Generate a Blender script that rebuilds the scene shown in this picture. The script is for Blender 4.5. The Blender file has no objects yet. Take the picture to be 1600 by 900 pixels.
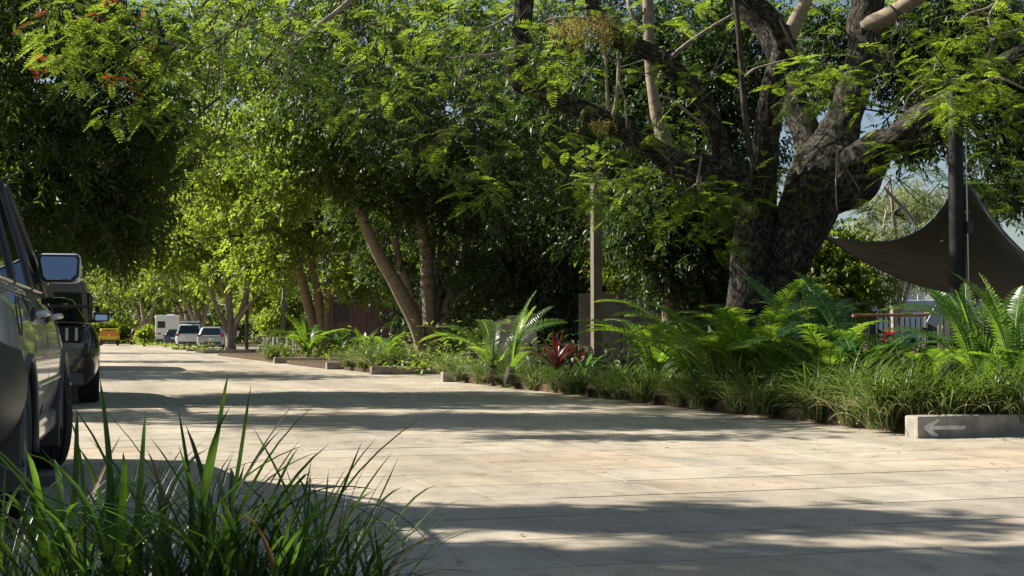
import bpy, bmesh, math, random
import numpy as np
from mathutils import Vector, Matrix, noise as mnoise

sc = bpy.context.scene
COL = sc.collection
R_ = math.radians
rng = np.random.default_rng(7)
random.seed(7)

# ------------------------------------------------------------------ camera
F_PX, CAM_H, HORIZON = 2200.0, 0.87, 526.0       # 1600x900 photograph
PITCH = math.atan((HORIZON - 450) / F_PX)
cam = bpy.data.cameras.new('camera')
cam.sensor_width = 36.0
cam.lens = F_PX / 1600 * 36.0
cam.clip_start, cam.clip_end = 0.05, 3000
cam_o = bpy.data.objects.new('camera', cam)
COL.objects.link(cam_o)
cam_o.location = (0, 0, CAM_H)
cam_o.rotation_euler = (math.pi / 2 + PITCH, 0, 0)
sc.camera = cam_o

# ------------------------------------------------------------------ light
SUN_EL, SUN_AZ = R_(38), math.atan2(-0.965, 0.26)
sdir = Vector((math.sin(SUN_AZ) * math.cos(SUN_EL), math.cos(SUN_AZ) * math.cos(SUN_EL), math.sin(SUN_EL)))
world = bpy.data.worlds.new('World')
sc.world = world
world.use_nodes = True
wnt = world.node_tree
sky = wnt.nodes.new('ShaderNodeTexSky')
sky.sky_type = 'NISHITA'
sky.sun_disc = False
sky.sun_elevation = SUN_EL
sky.sun_rotation = SUN_AZ
sky.air_density, sky.dust_density, sky.ozone_density = 1.0, 1.2, 1.0
wnt.links.new(sky.outputs[0], wnt.nodes['Background'].inputs[0])
wnt.nodes['Background'].inputs[1].default_value = 0.05
sun = bpy.data.lights.new('sun', 'SUN')
sun.energy = 5.0
sun.angle = R_(0.53)
sun.color = (1.0, 0.94, 0.84)
sun_o = bpy.data.objects.new('sun', sun)
COL.objects.link(sun_o)
sun_o.rotation_euler = (-sdir).to_track_quat('-Z', 'Y').to_euler()
sun_o.location = (-20, 5, 25)
sc.view_settings.view_transform = 'Standard'
sc.view_settings.look = 'None'
sc.view_settings.gamma = 1
sc.view_settings.exposure = 1.15
sc.cycles.max_bounces = 5
sc.cycles.diffuse_bounces = 2
sc.cycles.glossy_bounces = 2
sc.cycles.transmission_bounces = 3
sc.cycles.transparent_max_bounces = 6
sc.cycles.sample_clamp_indirect = 6
sc.cycles.use_denoising = True
sc.cycles.caustics_reflective = False
sc.cycles.caustics_refractive = False


ORD = ['first', 'second', 'third', 'fourth', 'fifth', 'sixth', 'seventh', 'eighth', 'ninth', 'tenth', 'eleventh', 'twelfth', 'thirteenth', 'fourteenth', 'fifteenth',
       'sixteenth', 'seventeenth', 'eighteenth', 'nineteenth', 'twentieth', 'twenty-first', 'twenty-second', 'twenty-third', 'twenty-fourth', 'twenty-fifth', 'twenty-sixth', 'twenty-seventh']


# ------------------------------------------------------------------ coordinates
def W(px, py, D):
    """point at depth D (metres ahead) seen in direction (px, py)"""
    a, b = (px - 800) / F_PX, (450 - py) / F_PX
    c, s = math.cos(PITCH), math.sin(PITCH)
    d = Vector((a, c - b * s, s + b * c))
    return Vector((0, 0, CAM_H)) + d * (D / d.y)


def Gd(px, py, z=0.0):
    """ground point seen in direction (px, py)"""
    p = W(px, py, 1.0) - Vector((0, 0, CAM_H))
    t = (z - CAM_H) / p.z
    return Vector((p.x * t, p.y * t, z))


ROAD_ANG = R_(17.6)
EU = Vector((-math.sin(ROAD_ANG), math.cos(ROAD_ANG), 0))
EV = Vector((math.cos(ROAD_ANG), math.sin(ROAD_ANG), 0))


def UV(u, v, z=0.0):
    return EU * u + EV * v + Vector((0, 0, z))


def to_uv(p):
    return p.x * EU.x + p.y * EU.y, p.x * EV.x + p.y * EV.y


# ------------------------------------------------------------------ object helpers
def tag(o, label=None, cat=None, group=None, kind=None):
    if label: o['label'] = label
    if cat: o['category'] = cat
    if group: o['group'] = group
    if kind: o['kind'] = kind
    return o


def link(name, me, mat=None, parent=None):
    o = bpy.data.objects.new(name, me)
    COL.objects.link(o)
    if mat is not None and me is not None and not me.materials:
        me.materials.append(mat)
    if parent is not None:
        o.parent = parent
    return o


def empty(name, loc=(0, 0, 0), rz=0.0):
    o = bpy.data.objects.new(name, None)
    COL.objects.link(o)
    o.location = loc
    o.rotation_euler = (0, 0, rz)
    o.empty_display_size = 0.2
    return o


def npmesh(name, V, F, smooth=False, uv=None):
    """V (n,3) array; F (m,3) or (m,4) int array or list of such arrays"""
    me = bpy.data.meshes.new(name)
    V = np.asarray(V, np.float32)
    Fs = F if isinstance(F, list) else [F]
    Fs = [np.asarray(f, np.int32) for f in Fs if len(f)]
    li = np.concatenate([f.ravel() for f in Fs])
    lt = np.concatenate([np.full(len(f), f.shape[1], np.int32) for f in Fs])
    ls = np.concatenate([[0], np.cumsum(lt)[:-1]]).astype(np.int32)
    me.vertices.add(len(V)); me.vertices.foreach_set('co', V.ravel())
    me.loops.add(len(li)); me.loops.foreach_set('vertex_index', li)
    me.polygons.add(len(lt)); me.polygons.foreach_set('loop_start', ls)
    me.polygons.foreach_set('loop_total', lt)
    if smooth:
        me.polygons.foreach_set('use_smooth', np.ones(len(lt), bool))
    if uv is not None:
        l = me.uv_layers.new(name='UVMap')
        uv = np.asarray(uv, np.float32)
        l.data.foreach_set('uv', (uv if len(uv) == len(li) else uv[li]).ravel())
    me.update(calc_edges=True)
    return me


def bmesh_mesh(name, bm, smooth=False):
    me = bpy.data.meshes.new(name)
    bmesh.ops.recalc_face_normals(bm, faces=bm.faces)
    bm.to_mesh(me); bm.free()
    if smooth:
        for p in me.polygons: p.use_smooth = True
    return me


def box(bm, c, s, bevel=0.0, rot=None, seg=1):
    """box centred at c, size s"""
    r = bmesh.ops.create_cube(bm, size=1.0)
    vs = r['verts']
    m = Matrix.Translation(Vector(c)) @ (rot.to_4x4() if rot is not None else Matrix.Identity(4)) @ Matrix.Diagonal((s[0], s[1], s[2], 1))
    bmesh.ops.transform(bm, matrix=m, verts=vs)
    if bevel > 0:
        es = list({e for v in vs for e in v.link_edges})
        bmesh.ops.bevel(bm, geom=es, offset=bevel, segments=seg, profile=0.6, affect='EDGES')
    return vs


def box_obj(name, c, s, mat, parent=None, bevel=0.0, rot=None, seg=1, smooth=False):
    bm = bmesh.new()
    box(bm, c, s, bevel, rot, seg)
    return link(name, bmesh_mesh(name, bm, smooth), mat, parent)


def prism(name, poly, thick, axis, mat, parent=None, bevel=0.0):
    """polygon of 3D points extruded by vector"""
    bm = bmesh.new()
    v = [bm.verts.new(p) for p in poly]
    f = bm.faces.new(v)
    r = bmesh.ops.extrude_face_region(bm, geom=[f])
    vs = [e for e in r['geom'] if isinstance(e, bmesh.types.BMVert)]
    bmesh.ops.translate(bm, verts=vs, vec=Vector(axis) * thick)
    if bevel > 0:
        bmesh.ops.bevel(bm, geom=list(bm.edges), offset=bevel, segments=1, affect='EDGES')
    return link(name, bmesh_mesh(name, bm), mat, parent)


def catmull(P, R, step):
    P = [Vector(p) for p in P]
    out, ro = [], []
    for i in range(len(P) - 1):
        p0 = P[i - 1] if i > 0 else P[i] * 2 - P[i + 1]
        p1, p2 = P[i], P[i + 1]
        p3 = P[i + 2] if i + 2 < len(P) else P[i + 1] * 2 - P[i]
        n = max(2, int((p2 - p1).length / step))
        for k in range(n):
            t = k / n
            out.append(0.5 * ((2 * p1) + (p2 - p0) * t + (2 * p0 - 5 * p1 + 4 * p2 - p3) * t * t + (3 * p1 - p0 - 3 * p2 + p3) * t ** 3))
            ro.append(R[i] + (R[i + 1] - R[i]) * (t * t * (3 - 2 * t)))
    out.append(P[-1]); ro.append(R[-1])
    return out, ro


def tube_arrays(P, R, nseg=12, step=0.15, rough=0.0, rfreq=3.0, ridge=0.0, close=True):
    pts, rad = catmull(P, R, step)
    n = len(pts)
    V = np.zeros((n * nseg, 3)); U = np.zeros((n * nseg, 2))
    tprev = (pts[1] - pts[0]).normalized()
    a = Vector((0, 0, 1)) if abs(tprev.z) < 0.9 else Vector((1, 0, 0))
    nrm = (a - tprev * a.dot(tprev)).normalized()
    dist = 0.0
    for i in range(n):
        t = (pts[min(i + 1, n - 1)] - pts[max(i - 1, 0)])
        t = t.normalized() if t.length > 1e-9 else tprev
        nrm = (nrm - t * nrm.dot(t))
        nrm = nrm.normalized()
        b = t.cross(nrm)
        if i: dist += (pts[i] - pts[i - 1]).length
        for k in range(nseg):
            an = 2 * math.pi * k / nseg
            d = nrm * math.cos(an) + b * math.sin(an)
            r = rad[i]
            if rough:
                q = pts[i] * rfreq + d * (r * rfreq)
                r *= 1 + rough * mnoise.noise(q)
            if ridge:
                q2 = Vector((an * 3.2 * max(rad[i], .08) * 6, dist * 2.2, 3.1))
                q2 = Vector((math.cos(an) * rad[i] * 16, math.sin(an) * rad[i] * 16, dist * 3.0))
                h = 1 - abs(mnoise.noise(q2)) * 2
                r += ridge * h
            V[i * nseg + k] = pts[i] + d * r
            U[i * nseg + k] = (an * max(rad[i], 0.02), dist)
    idx = np.arange((n - 1) * nseg)
    i0 = idx // nseg; k0 = idx % nseg; k1 = (k0 + 1) % nseg
    Fq = np.stack([i0 * nseg + k0, i0 * nseg + k1, (i0 + 1) * nseg + k1, (i0 + 1) * nseg + k0], 1)
    rm = float(np.mean(rad[:max(2, len(rad) // 2)]))
    dv = np.array([U[i * nseg, 1] for i in range(n)])
    LU = np.stack([np.stack([2 * math.pi * k0 / nseg * rm, dv[i0]], 1), np.stack([2 * math.pi * (k0 + 1) / nseg * rm, dv[i0]], 1),
                   np.stack([2 * math.pi * (k0 + 1) / nseg * rm, dv[i0 + 1]], 1), np.stack([2 * math.pi * k0 / nseg * rm, dv[i0 + 1]], 1)], 1).reshape(-1, 2)
    return V, Fq, LU


def tube_obj(name, P, R, mat, parent=None, nseg=12, step=0.15, rough=0.0, rfreq=3.0, ridge=0.0):
    V, Fq, U = tube_arrays(P, R, nseg, step, rough, rfreq, ridge)
    n = len(V)
    V = np.vstack([V, V[:nseg].mean(0), V[-nseg:].mean(0)])
    k = np.arange(nseg)
    T0 = np.stack([(k + 1) % nseg, k, np.full(nseg, n)], 1)
    T1 = np.stack([n - nseg + k, n - nseg + (k + 1) % nseg, np.full(nseg, n + 1)], 1)
    return link(name, npmesh(name, V, [Fq, np.vstack([T0, T1])], True, np.vstack([U, np.zeros((6 * nseg, 2))])), mat, parent)


# ------------------------------------------------------------------ materials
def mat_new(name):
    m = bpy.data.materials.new(name)
    m.use_nodes = True
    nt = m.node_tree
    b = nt.nodes['Principled BSDF']
    return m, nt, b


def nd(nt, t, **kw):
    n = nt.nodes.new(t)
    for k, v in kw.items():
        setattr(n, k, v)
    return n


def ramp(nt, fac, cols):
    r = nd(nt, 'ShaderNodeValToRGB')
    e = r.color_ramp.elements
    e[0].position, e[0].color = cols[0][0], (*cols[0][1], 1)
    e[1].position, e[1].color = cols[-1][0], (*cols[-1][1], 1)
    for p, c in cols[1:-1]:
        x = e.new(p); x.color = (*c, 1)
    nt.links.new(fac, r.inputs[0])
    return r.outputs[0]


def mixc(nt, fac, a, b, mode='MIX'):
    m = nd(nt, 'ShaderNodeMix', data_type='RGBA', blend_type=mode)
    for s, v in ((m.inputs[0], fac), (m.inputs[6], a), (m.inputs[7], b)):
        if hasattr(v, 'is_linked'):
            nt.links.new(v, s)
        elif isinstance(v, (int, float)):
            s.default_value = v
        else:
            s.default_value = (*v, 1)
    return m.outputs[2]


def noise_n(nt, scale, detail=4, rough=0.55, vec=None, dist=0.0):
    n = nd(nt, 'ShaderNodeTexNoise')
    n.inputs['Scale'].default_value = scale
    n.inputs['Detail'].default_value = detail
    n.inputs['Roughness'].default_value = rough
    n.inputs['Distortion'].default_value = dist
    if vec is not None: nt.links.new(vec, n.inputs['Vector'])
    return n.outputs[0]


def mapping(nt, vec, scale=(1, 1, 1), rot=(0, 0, 0), loc=(0, 0, 0)):
    m = nd(nt, 'ShaderNodeMapping')
    m.inputs['Scale'].default_value = scale
    m.inputs['Rotation'].default_value = rot
    m.inputs['Location'].default_value = loc
    nt.links.new(vec, m.inputs['Vector'])
    return m.outputs[0]


def bump(nt, b, h, strength=0.3, dist=0.02):
    bp = nd(nt, 'ShaderNodeBump')
    bp.inputs['Strength'].default_value = strength
    bp.inputs['Distance'].default_value = dist
    nt.links.new(h, bp.inputs['Height'])
    nt.links.new(bp.outputs[0], b.inputs['Normal'])


def plain(name, col, rough=0.6, metal=0.0, var=0.25, scale=6.0, bumps=0.0, coat=0.0, spec=0.5):
    """solid colour broken up by noise"""
    m, nt, b = mat_new(name)
    tc = nd(nt, 'ShaderNodeTexCoord')
    n = noise_n(nt, scale, 5, 0.6, tc.outputs['Object'])
    dk = tuple(c * (1 - var) for c in col); lt = tuple(min(1, c * (1 + var)) for c in col)
    nt.links.new(ramp(nt, n, [(0.3, dk), (0.7, lt)]), b.inputs['Base Color'])
    b.inputs['Roughness'].default_value = rough
    b.inputs['Metallic'].default_value = metal
    b.inputs['Specular IOR Level'].default_value = spec
    if coat:
        b.inputs['Coat Weight'].default_value = coat
        b.inputs['Coat Roughness'].default_value = 0.04
    if bumps:
        n2 = noise_n(nt, scale * 8, 4, 0.6, tc.outputs['Object'])
        bump(nt, b, n2, bumps, 0.01)
    return m


def leaf_mat(name, c0, c1, trans, tmix=0.4, rough=0.42, spec=0.5, c2=None, pos_scale=0.5):
    """leaf: glossy front, translucent; colour varies per leaf and slowly through the crown"""
    m, nt, b = mat_new(name)
    g = nd(nt, 'ShaderNodeNewGeometry')
    cols = [(0.0, c0), (1.0, c1)] if c2 is None else [(0.0, c0), (0.86, c1), (0.96, c2), (1.0, c2)]
    col = ramp(nt, g.outputs['Random Per Island'], cols)
    n = noise_n(nt, pos_scale, 2, 0.5, g.outputs['Position'])
    br = ramp(nt, n, [(0.3, (0.72, 0.72, 0.72)), (0.7, (1.25, 1.2, 1.1))])
    col = mixc(nt, 1.0, col, br, 'MULTIPLY')
    nt.links.new(col, b.inputs['Base Color'])
    b.inputs['Roughness'].default_value = rough
    b.inputs['Specular IOR Level'].default_value = spec
    t = nd(nt, 'ShaderNodeBsdfTranslucent')
    tcol = mixc(nt, 1.0, ramp(nt, g.outputs['Random Per Island'], [(0.0, tuple(x * .75 for x in trans)), (1.0, tuple(x * 1.2 for x in trans))]), br, 'MULTIPLY')
    nt.links.new(tcol, t.inputs['Color'])
    mx = nd(nt, 'ShaderNodeMixShader')
    mx.inputs[0].default_value = tmix
    nt.links.new(b.outputs[0], mx.inputs[1]); nt.links.new(t.outputs[0], mx.inputs[2])
    nt.links.new(mx.outputs[0], nt.nodes['Material Output'].inputs[0])
    return m


def bark_mat(name, cols, su=14, sv=3.5, strength=0.8, dist=0.03, patch=None):
    m, nt, b = mat_new(name)
    tc = nd(nt, 'ShaderNodeTexCoord')
    v = mapping(nt, tc.outputs['UV'], (su, sv, 1))
    n1 = noise_n(nt, 1.0, 6, 0.62, v, 0.6)
    g = nd(nt, 'ShaderNodeNewGeometry')
    n2 = noise_n(nt, 5.5, 6, 0.72, g.outputs['Position'], 0.5)
    c = ramp(nt, n1, cols)
    if patch:
        c = mixc(nt, ramp(nt, n2, [(0.56, (0, 0, 0)), (0.64, (.85, .85, .85))]), c, patch)
    nt.links.new(c, b.inputs['Base Color'])
    b.inputs['Roughness'].default_value = 0.9
    b.inputs['Specular IOR Level'].default_value = 0.15
    bump(nt, b, n1, strength, dist)
    return m


M = {}
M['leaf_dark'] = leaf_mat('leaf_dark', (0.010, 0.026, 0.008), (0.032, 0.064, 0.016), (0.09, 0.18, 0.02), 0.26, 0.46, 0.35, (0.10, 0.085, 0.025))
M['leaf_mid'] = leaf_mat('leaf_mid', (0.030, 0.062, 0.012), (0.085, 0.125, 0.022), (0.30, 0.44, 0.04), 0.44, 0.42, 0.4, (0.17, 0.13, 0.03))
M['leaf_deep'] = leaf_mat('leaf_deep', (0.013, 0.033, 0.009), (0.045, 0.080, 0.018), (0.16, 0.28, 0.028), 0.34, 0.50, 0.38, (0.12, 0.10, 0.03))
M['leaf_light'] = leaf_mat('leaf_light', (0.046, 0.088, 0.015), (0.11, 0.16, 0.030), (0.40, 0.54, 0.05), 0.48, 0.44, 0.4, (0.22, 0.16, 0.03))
M['leaf_feather'] = leaf_mat('leaf_feather', (0.040, 0.086, 0.016), (0.10, 0.155, 0.024), (0.34, 0.50, 0.04), 0.46, 0.45, 0.35, (0.16, 0.15, 0.03))
M['leaf_red'] = leaf_mat('leaf_red', (0.20, 0.02, 0.012), (0.38, 0.06, 0.02), (0.6, 0.08, 0.03), 0.4, 0.4, 0.4)
M['leaf_gum'] = leaf_mat('leaf_gum', (0.10, 0.14, 0.06), (0.20, 0.24, 0.10), (0.4, 0.48, 0.16), 0.42, 0.45, 0.4)
M['blossom'] = leaf_mat('blossom', (0.22, 0.18, 0.06), (0.36, 0.30, 0.10), (0.38, 0.32, 0.10), 0.3, 0.6, 0.2)
M['frond'] = leaf_mat('frond', (0.034, 0.085, 0.015), (0.070, 0.135, 0.022), (0.30, 0.50, 0.035), 0.45, 0.30, 0.55, pos_scale=1.5)
M['frond_blue'] = leaf_mat('frond_blue', (0.022, 0.075, 0.030), (0.045, 0.11, 0.040), (0.14, 0.34, 0.05), 0.36, 0.30, 0.55, pos_scale=1.5)
M['frond_stalk'] = plain('frond_stalk', (0.16, 0.22, 0.05), 0.45)
M['grass'] = leaf_mat('grass', (0.022, 0.060, 0.010), (0.080, 0.135, 0.028), (0.20, 0.32, 0.04), 0.36, 0.32, 0.6, pos_scale=2.0)
M['grass_dry'] = leaf_mat('grass_dry', (0.17, 0.18, 0.075), (0.42, 0.40, 0.24), (0.42, 0.42, 0.20), 0.35, 0.6, 0.3, pos_scale=2.0)
M['blade'] = leaf_mat('blade', (0.030, 0.085, 0.014), (0.065, 0.140, 0.020), (0.20, 0.40, 0.035), 0.36, 0.42, 0.45, pos_scale=3.0)
M['blade_dark'] = leaf_mat('blade_dark', (0.016, 0.048, 0.016), (0.036, 0.085, 0.024), (0.12, 0.25, 0.03), 0.32, 0.40, 0.45, pos_scale=3.0)
M['blade_dry'] = leaf_mat('blade_dry', (0.20, 0.13, 0.05), (0.32, 0.22, 0.08), (0.3, 0.2, 0.07), 0.3, 0.6, 0.3)
M['bromeliad'] = leaf_mat('bromeliad', (0.022, 0.006, 0.009), (0.070, 0.011, 0.015), (0.20, 0.03, 0.025), 0.30, 0.28, 0.6, pos_scale=6.0)
M['bark_rain'] = bark_mat('bark_rain', [(0.36, (0.011, 0.0095, 0.008)), (0.48, (0.034, 0.029, 0.024)), (0.57, (0.082, 0.072, 0.058)), (0.72, (0.20, 0.18, 0.145))], 26, 11, 1.0, 0.06, (0.19, 0.18, 0.155))
M['bark_sunlit'] = bark_mat('bark_sunlit', [(0.3, (0.22, 0.15, 0.09)), (0.5, (0.34, 0.24, 0.155)), (0.75, (0.44, 0.33, 0.23))], 2.5, 9, 0.35, 0.01, (0.26, 0.18, 0.11))  # pale bark lightened and warmed, sunlight on the stems put into its colour
M['bark_pale'] = bark_mat('bark_pale', [(0.3, (0.17, 0.135, 0.10)), (0.5, (0.26, 0.21, 0.16)), (0.75, (0.36, 0.30, 0.23))], 2.5, 9, 0.35, 0.01, (0.20, 0.15, 0.10))
M['bark_twig'] = bark_mat('bark_twig', [(0.3, (0.20, 0.165, 0.12)), (0.7, (0.38, 0.33, 0.26))], 6, 8, 0.3, 0.004)
M['bark_gum'] = bark_mat('bark_gum', [(0.3, (0.22, 0.17, 0.12)), (0.7, (0.48, 0.42, 0.34))], 3, 1.5, 0.3, 0.01)
M['bark_dark'] = bark_mat('bark_dark', [(0.3, (0.03, 0.025, 0.02)), (0.7, (0.10, 0.085, 0.07))], 10, 4, 0.8, 0.03)


def paving_mat(name, use_object_random=True, brick=False):
    m, nt, b = mat_new(name)
    g = nd(nt, 'ShaderNodeNewGeometry')
    pos = g.outputs['Position']
    loc = mapping(nt, pos, (1, 1, 1), (0, 0, -ROAD_ANG))
    n_big = noise_n(nt, 0.35, 4, 0.6, mapping(nt, loc, (1, 0.5, 1)), 0.4)
    n_mid = noise_n(nt, 2.2, 5, 0.62, mapping(nt, loc, (1, 0.7, 1)), 0.5)
    n_fine = noise_n(nt, 70, 6, 0.75, pos)
    n_spot = noise_n(nt, 7, 6, 0.7, mapping(nt, loc, (1, 0.6, 1)), 0.3)
    n_wheel = noise_n(nt, 0.9, 3, 0.6, mapping(nt, loc, (1, 0.06, 1)), 0.2)
    tones = [(0.0, (0.375, 0.340, 0.285)), (0.18, (0.43, 0.395, 0.335)), (0.38, (0.395, 0.365, 0.32)), (0.55, (0.45, 0.40, 0.325)),
             (0.70, (0.415, 0.380, 0.33)), (0.84, (0.455, 0.385, 0.305)), (0.93, (0.48, 0.45, 0.395)), (1.0, (0.39, 0.365, 0.32))]
    if brick:
        br = nd(nt, 'ShaderNodeTexBrick')
        br.offset = 0.37; br.squash = 1
        br.inputs['Scale'].default_value = 1.0
        br.inputs['Mortar Size'].default_value = 0.004
        br.inputs['Mortar Smooth'].default_value = 0.3
        br.inputs['Brick Width'].default_value = 1.3
        br.inputs['Row Height'].default_value = 0.72
        br.inputs['Color1'].default_value = (0, 0, 0, 1); br.inputs['Color2'].default_value = (1, 1, 1, 1)
        br.inputs['Mortar'].default_value = (0.5, 0.5, 0.5, 1)
        nt.links.new(loc, br.inputs['Vector'])
        fac = br.outputs['Color']
        sep = nd(nt, 'ShaderNodeSeparateColor'); nt.links.new(fac, sep.inputs[0]); fac = sep.outputs[0]
        c = ramp(nt, fac, tones)
        c = mixc(nt, br.outputs['Fac'], c, (0.13, 0.115, 0.09))
    else:
        oi = nd(nt, 'ShaderNodeObjectInfo')
        c = ramp(nt, oi.outputs['Random'], tones)
    c = mixc(nt, 1.0, c, (0.98, 0.955, 0.915), 'MULTIPLY')
    c = mixc(nt, 1.0, c, ramp(nt, n_big, [(0.3, (0.80, 0.79, 0.77)), (0.7, (1.14, 1.12, 1.08))]), 'MULTIPLY')
    c = mixc(nt, 1.0, c, ramp(nt, n_mid, [(0.28, (0.80, 0.79, 0.78)), (0.5, (1, 1, 1)), (0.75, (1.12, 1.11, 1.08))]), 'MULTIPLY')
    c = mixc(nt, 1.0, c, ramp(nt, n_fine, [(0.3, (0.70, 0.70, 0.70)), (0.7, (1.22, 1.22, 1.22))]), 'MULTIPLY')
    c = mixc(nt, 1.0, c, ramp(nt, n_spot, [(0.30, (0.66, 0.64, 0.61)), (0.46, (0.98, 0.97, 0.96)), (0.7, (1.08, 1.08, 1.07))]), 'MULTIPLY')
    c = mixc(nt, 1.0, c, ramp(nt, n_wheel, [(0.36, (0.82, 0.82, 0.82)), (0.55, (1.04, 1.04, 1.03))]), 'MULTIPLY')
    nt.links.new(c, b.inputs['Base Color'])
    nt.links.new(ramp(nt, n_mid, [(0.3, (0.5, 0.5, 0.5)), (0.7, (0.72, 0.72, 0.72))]), b.inputs['Roughness'])
    b.inputs['Specular IOR Level'].default_value = 0.3
    bump(nt, b, n_fine, 0.35, 0.003)
    return m


M['slab'] = paving_mat('slab')
M['paving'] = paving_mat('paving', brick=True)
M['joint'] = plain('joint', (0.075, 0.065, 0.052), 0.95, var=0.4, scale=20)
M['soil'] = plain('soil', (0.085, 0.060, 0.038), 0.95, var=0.5, scale=9, bumps=0.6, spec=0.1)
M['earth'] = plain('earth', (0.095, 0.080, 0.048), 0.95, var=0.45, scale=1.3, bumps=0.5, spec=0.1)
M['concrete'] = plain('concrete', (0.27, 0.245, 0.205), 0.85, var=0.38, scale=6, bumps=0.5, spec=0.2)
M['arrow_paint'] = plain('arrow_paint', (0.62, 0.59, 0.52), 0.8, var=0.32, scale=14)
M['timber_post'] = plain('timber_post', (0.135, 0.11, 0.075), 0.8, var=0.3, scale=3, bumps=0.3)
M['timber_grey'] = plain('timber_grey', (0.17, 0.145, 0.12), 0.85, var=0.35, scale=3, bumps=0.3)
M['steel_dark'] = plain('steel_dark', (0.020, 0.018, 0.017), 0.45, 0.0, var=0.2)
M['steel_black'] = plain('steel_black', (0.009, 0.008, 0.008), 0.6, var=0.2, spec=0.3)
M['sail'] = plain('sail', (0.125, 0.142, 0.165), 0.8, var=0.08, scale=2)
M['white_paint'] = plain('white_paint', (0.72, 0.69, 0.62), 0.55, var=0.08, scale=4)
M['rail_timber'] = plain('rail_timber', (0.30, 0.13, 0.07), 0.6, var=0.25, scale=4)
M['brown_wall'] = plain('brown_wall', (0.085, 0.050, 0.038), 0.8, var=0.2, scale=2, bumps=0.2)
M['brown_dark'] = plain('brown_dark', (0.030, 0.025, 0.026), 0.7, var=0.2)
M['grey_wall'] = plain('grey_wall', (0.20, 0.185, 0.165), 0.85, var=0.25, scale=3, bumps=0.3)
M['fence_panel'] = plain('fence_panel', (0.095, 0.088, 0.08), 0.85, var=0.4, scale=4, bumps=0.3)
M['pale_blue'] = plain('pale_blue', (0.36, 0.44, 0.55), 0.6, var=0.08)
M['pale_build'] = plain('pale_build', (0.62, 0.64, 0.66), 0.6, var=0.06)
M['turquoise'] = plain('turquoise', (0.02, 0.36, 0.42), 0.5, var=0.08)
M['paint_silver'] = plain('paint_silver', (0.56, 0.575, 0.585), 0.25, 0.15, var=0.04, coat=1.0)
M['paint_black'] = plain('paint_black', (0.030, 0.027, 0.025), 0.22, 0.3, var=0.06, coat=1.0)
M['paint_white'] = plain('paint_white', (0.72, 0.72, 0.71), 0.3, var=0.03, coat=0.8)
M['paint_hatch'] = plain('paint_hatch', (0.40, 0.42, 0.44), 0.28, 0.4, var=0.04, coat=0.8)
M['paint_navy'] = plain('paint_navy', (0.06, 0.075, 0.11), 0.25, 0.3, var=0.06, coat=0.8)
M['paint_red'] = plain('paint_red', (0.13, 0.035, 0.045), 0.25, 0.2, var=0.06, coat=0.8)
M['paint_yellow'] = plain('paint_yellow', (0.62, 0.46, 0.02), 0.4, var=0.06)
M['paint_bus'] = plain('paint_bus', (0.17, 0.175, 0.175), 0.4, 0.1, var=0.06, coat=0.3)
M['stripe_red'] = plain('stripe_red', (0.50, 0.05, 0.02), 0.5, var=0.1)
M['cladding'] = plain('cladding', (0.040, 0.042, 0.043), 0.42, var=0.12, scale=4)
M['tyre'] = plain('tyre', (0.018, 0.018, 0.018), 0.8, var=0.25, scale=20)
M['rim'] = plain('rim', (0.45, 0.46, 0.48), 0.3, 0.9, var=0.06)
M['glass'] = plain('glass', (0.012, 0.016, 0.018), 0.03, var=0.05, spec=0.8)
M['chrome'] = plain('chrome', (0.70, 0.71, 0.72), 0.12, 1.0, var=0.03)
M['mirror'] = plain('mirror', (0.42, 0.46, 0.50), 0.02, 1.0, var=0.0)
M['lamp_red'] = plain('lamp_red', (0.35, 0.012, 0.012), 0.15, var=0.05, coat=0.6)
M['lamp_clear'] = plain('lamp_clear', (0.36, 0.38, 0.40), 0.12, var=0.05, coat=0.6)
M['plate'] = plain('plate', (0.62, 0.60, 0.52), 0.5, var=0.05)
M['plate_ink'] = plain('plate_ink', (0.05, 0.02, 0.03), 0.5, var=0.05)
M['red_flower'] = leaf_mat('red_flower', (0.35, 0.012, 0.02), (0.5, 0.03, 0.04), (0.6, 0.05, 0.05), 0.25, 0.5, 0.4)

# ================================================================== SETTING
bm = bmesh.new()
S_ = 1500
vs = [bm.verts.new(p) for p in ((-S_, -60, -0.06), (S_, -60, -0.06), (S_, 2 * S_, -0.06), (-S_, 2 * S_, -0.06))]
bm.faces.new(vs)
tag(link('ground', bmesh_mesh('ground', bm), M['earth']), 'brown earth and leaf litter under the trees', kind='structure')

ROW, BRW = 0.72, 1.3
U0, U1 = ROW * 4, ROW * 31          # paving laid slab by slab up to here


def sheet(name, pts, mat, z):
    bm = bmesh.new()
    bm.faces.new([bm.verts.new((p.x, p.y, z)) for p in pts])
    return link(name, bmesh_mesh(name, bm), mat)


road = sheet('road_paving', [UV(-4, -14), UV(-4, 17), UV(U1 + .5, 17), UV(U1 + .5, -14)], M['joint'], -0.007)
tag(road, 'stone slab paving of the street, sunlit with tree shade', kind='structure')
far = sheet('far_road', [UV(U1, -5), UV(U1, 15), UV(260, 15), UV(260, -5)], M['paving'], -0.0005)
tag(far, 'pale stone street running away between the trees', kind='structure')
wide = sheet('near_road', [UV(-4, -14), UV(-4, 17), UV(U0, 17), UV(U0, -14)], M['paving'], -0.0005)
tag(wide, 'stone paving around the near garden bed', kind='structure')
BAYP = sheet('pavement', [UV(U1, -14), UV(U1, -5), UV(260, -5), UV(260, -14)], M['earth'], -0.03)
tag(BAYP, 'bare earth verge along the left of the street', kind='structure')

slab_meshes = {}


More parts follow.
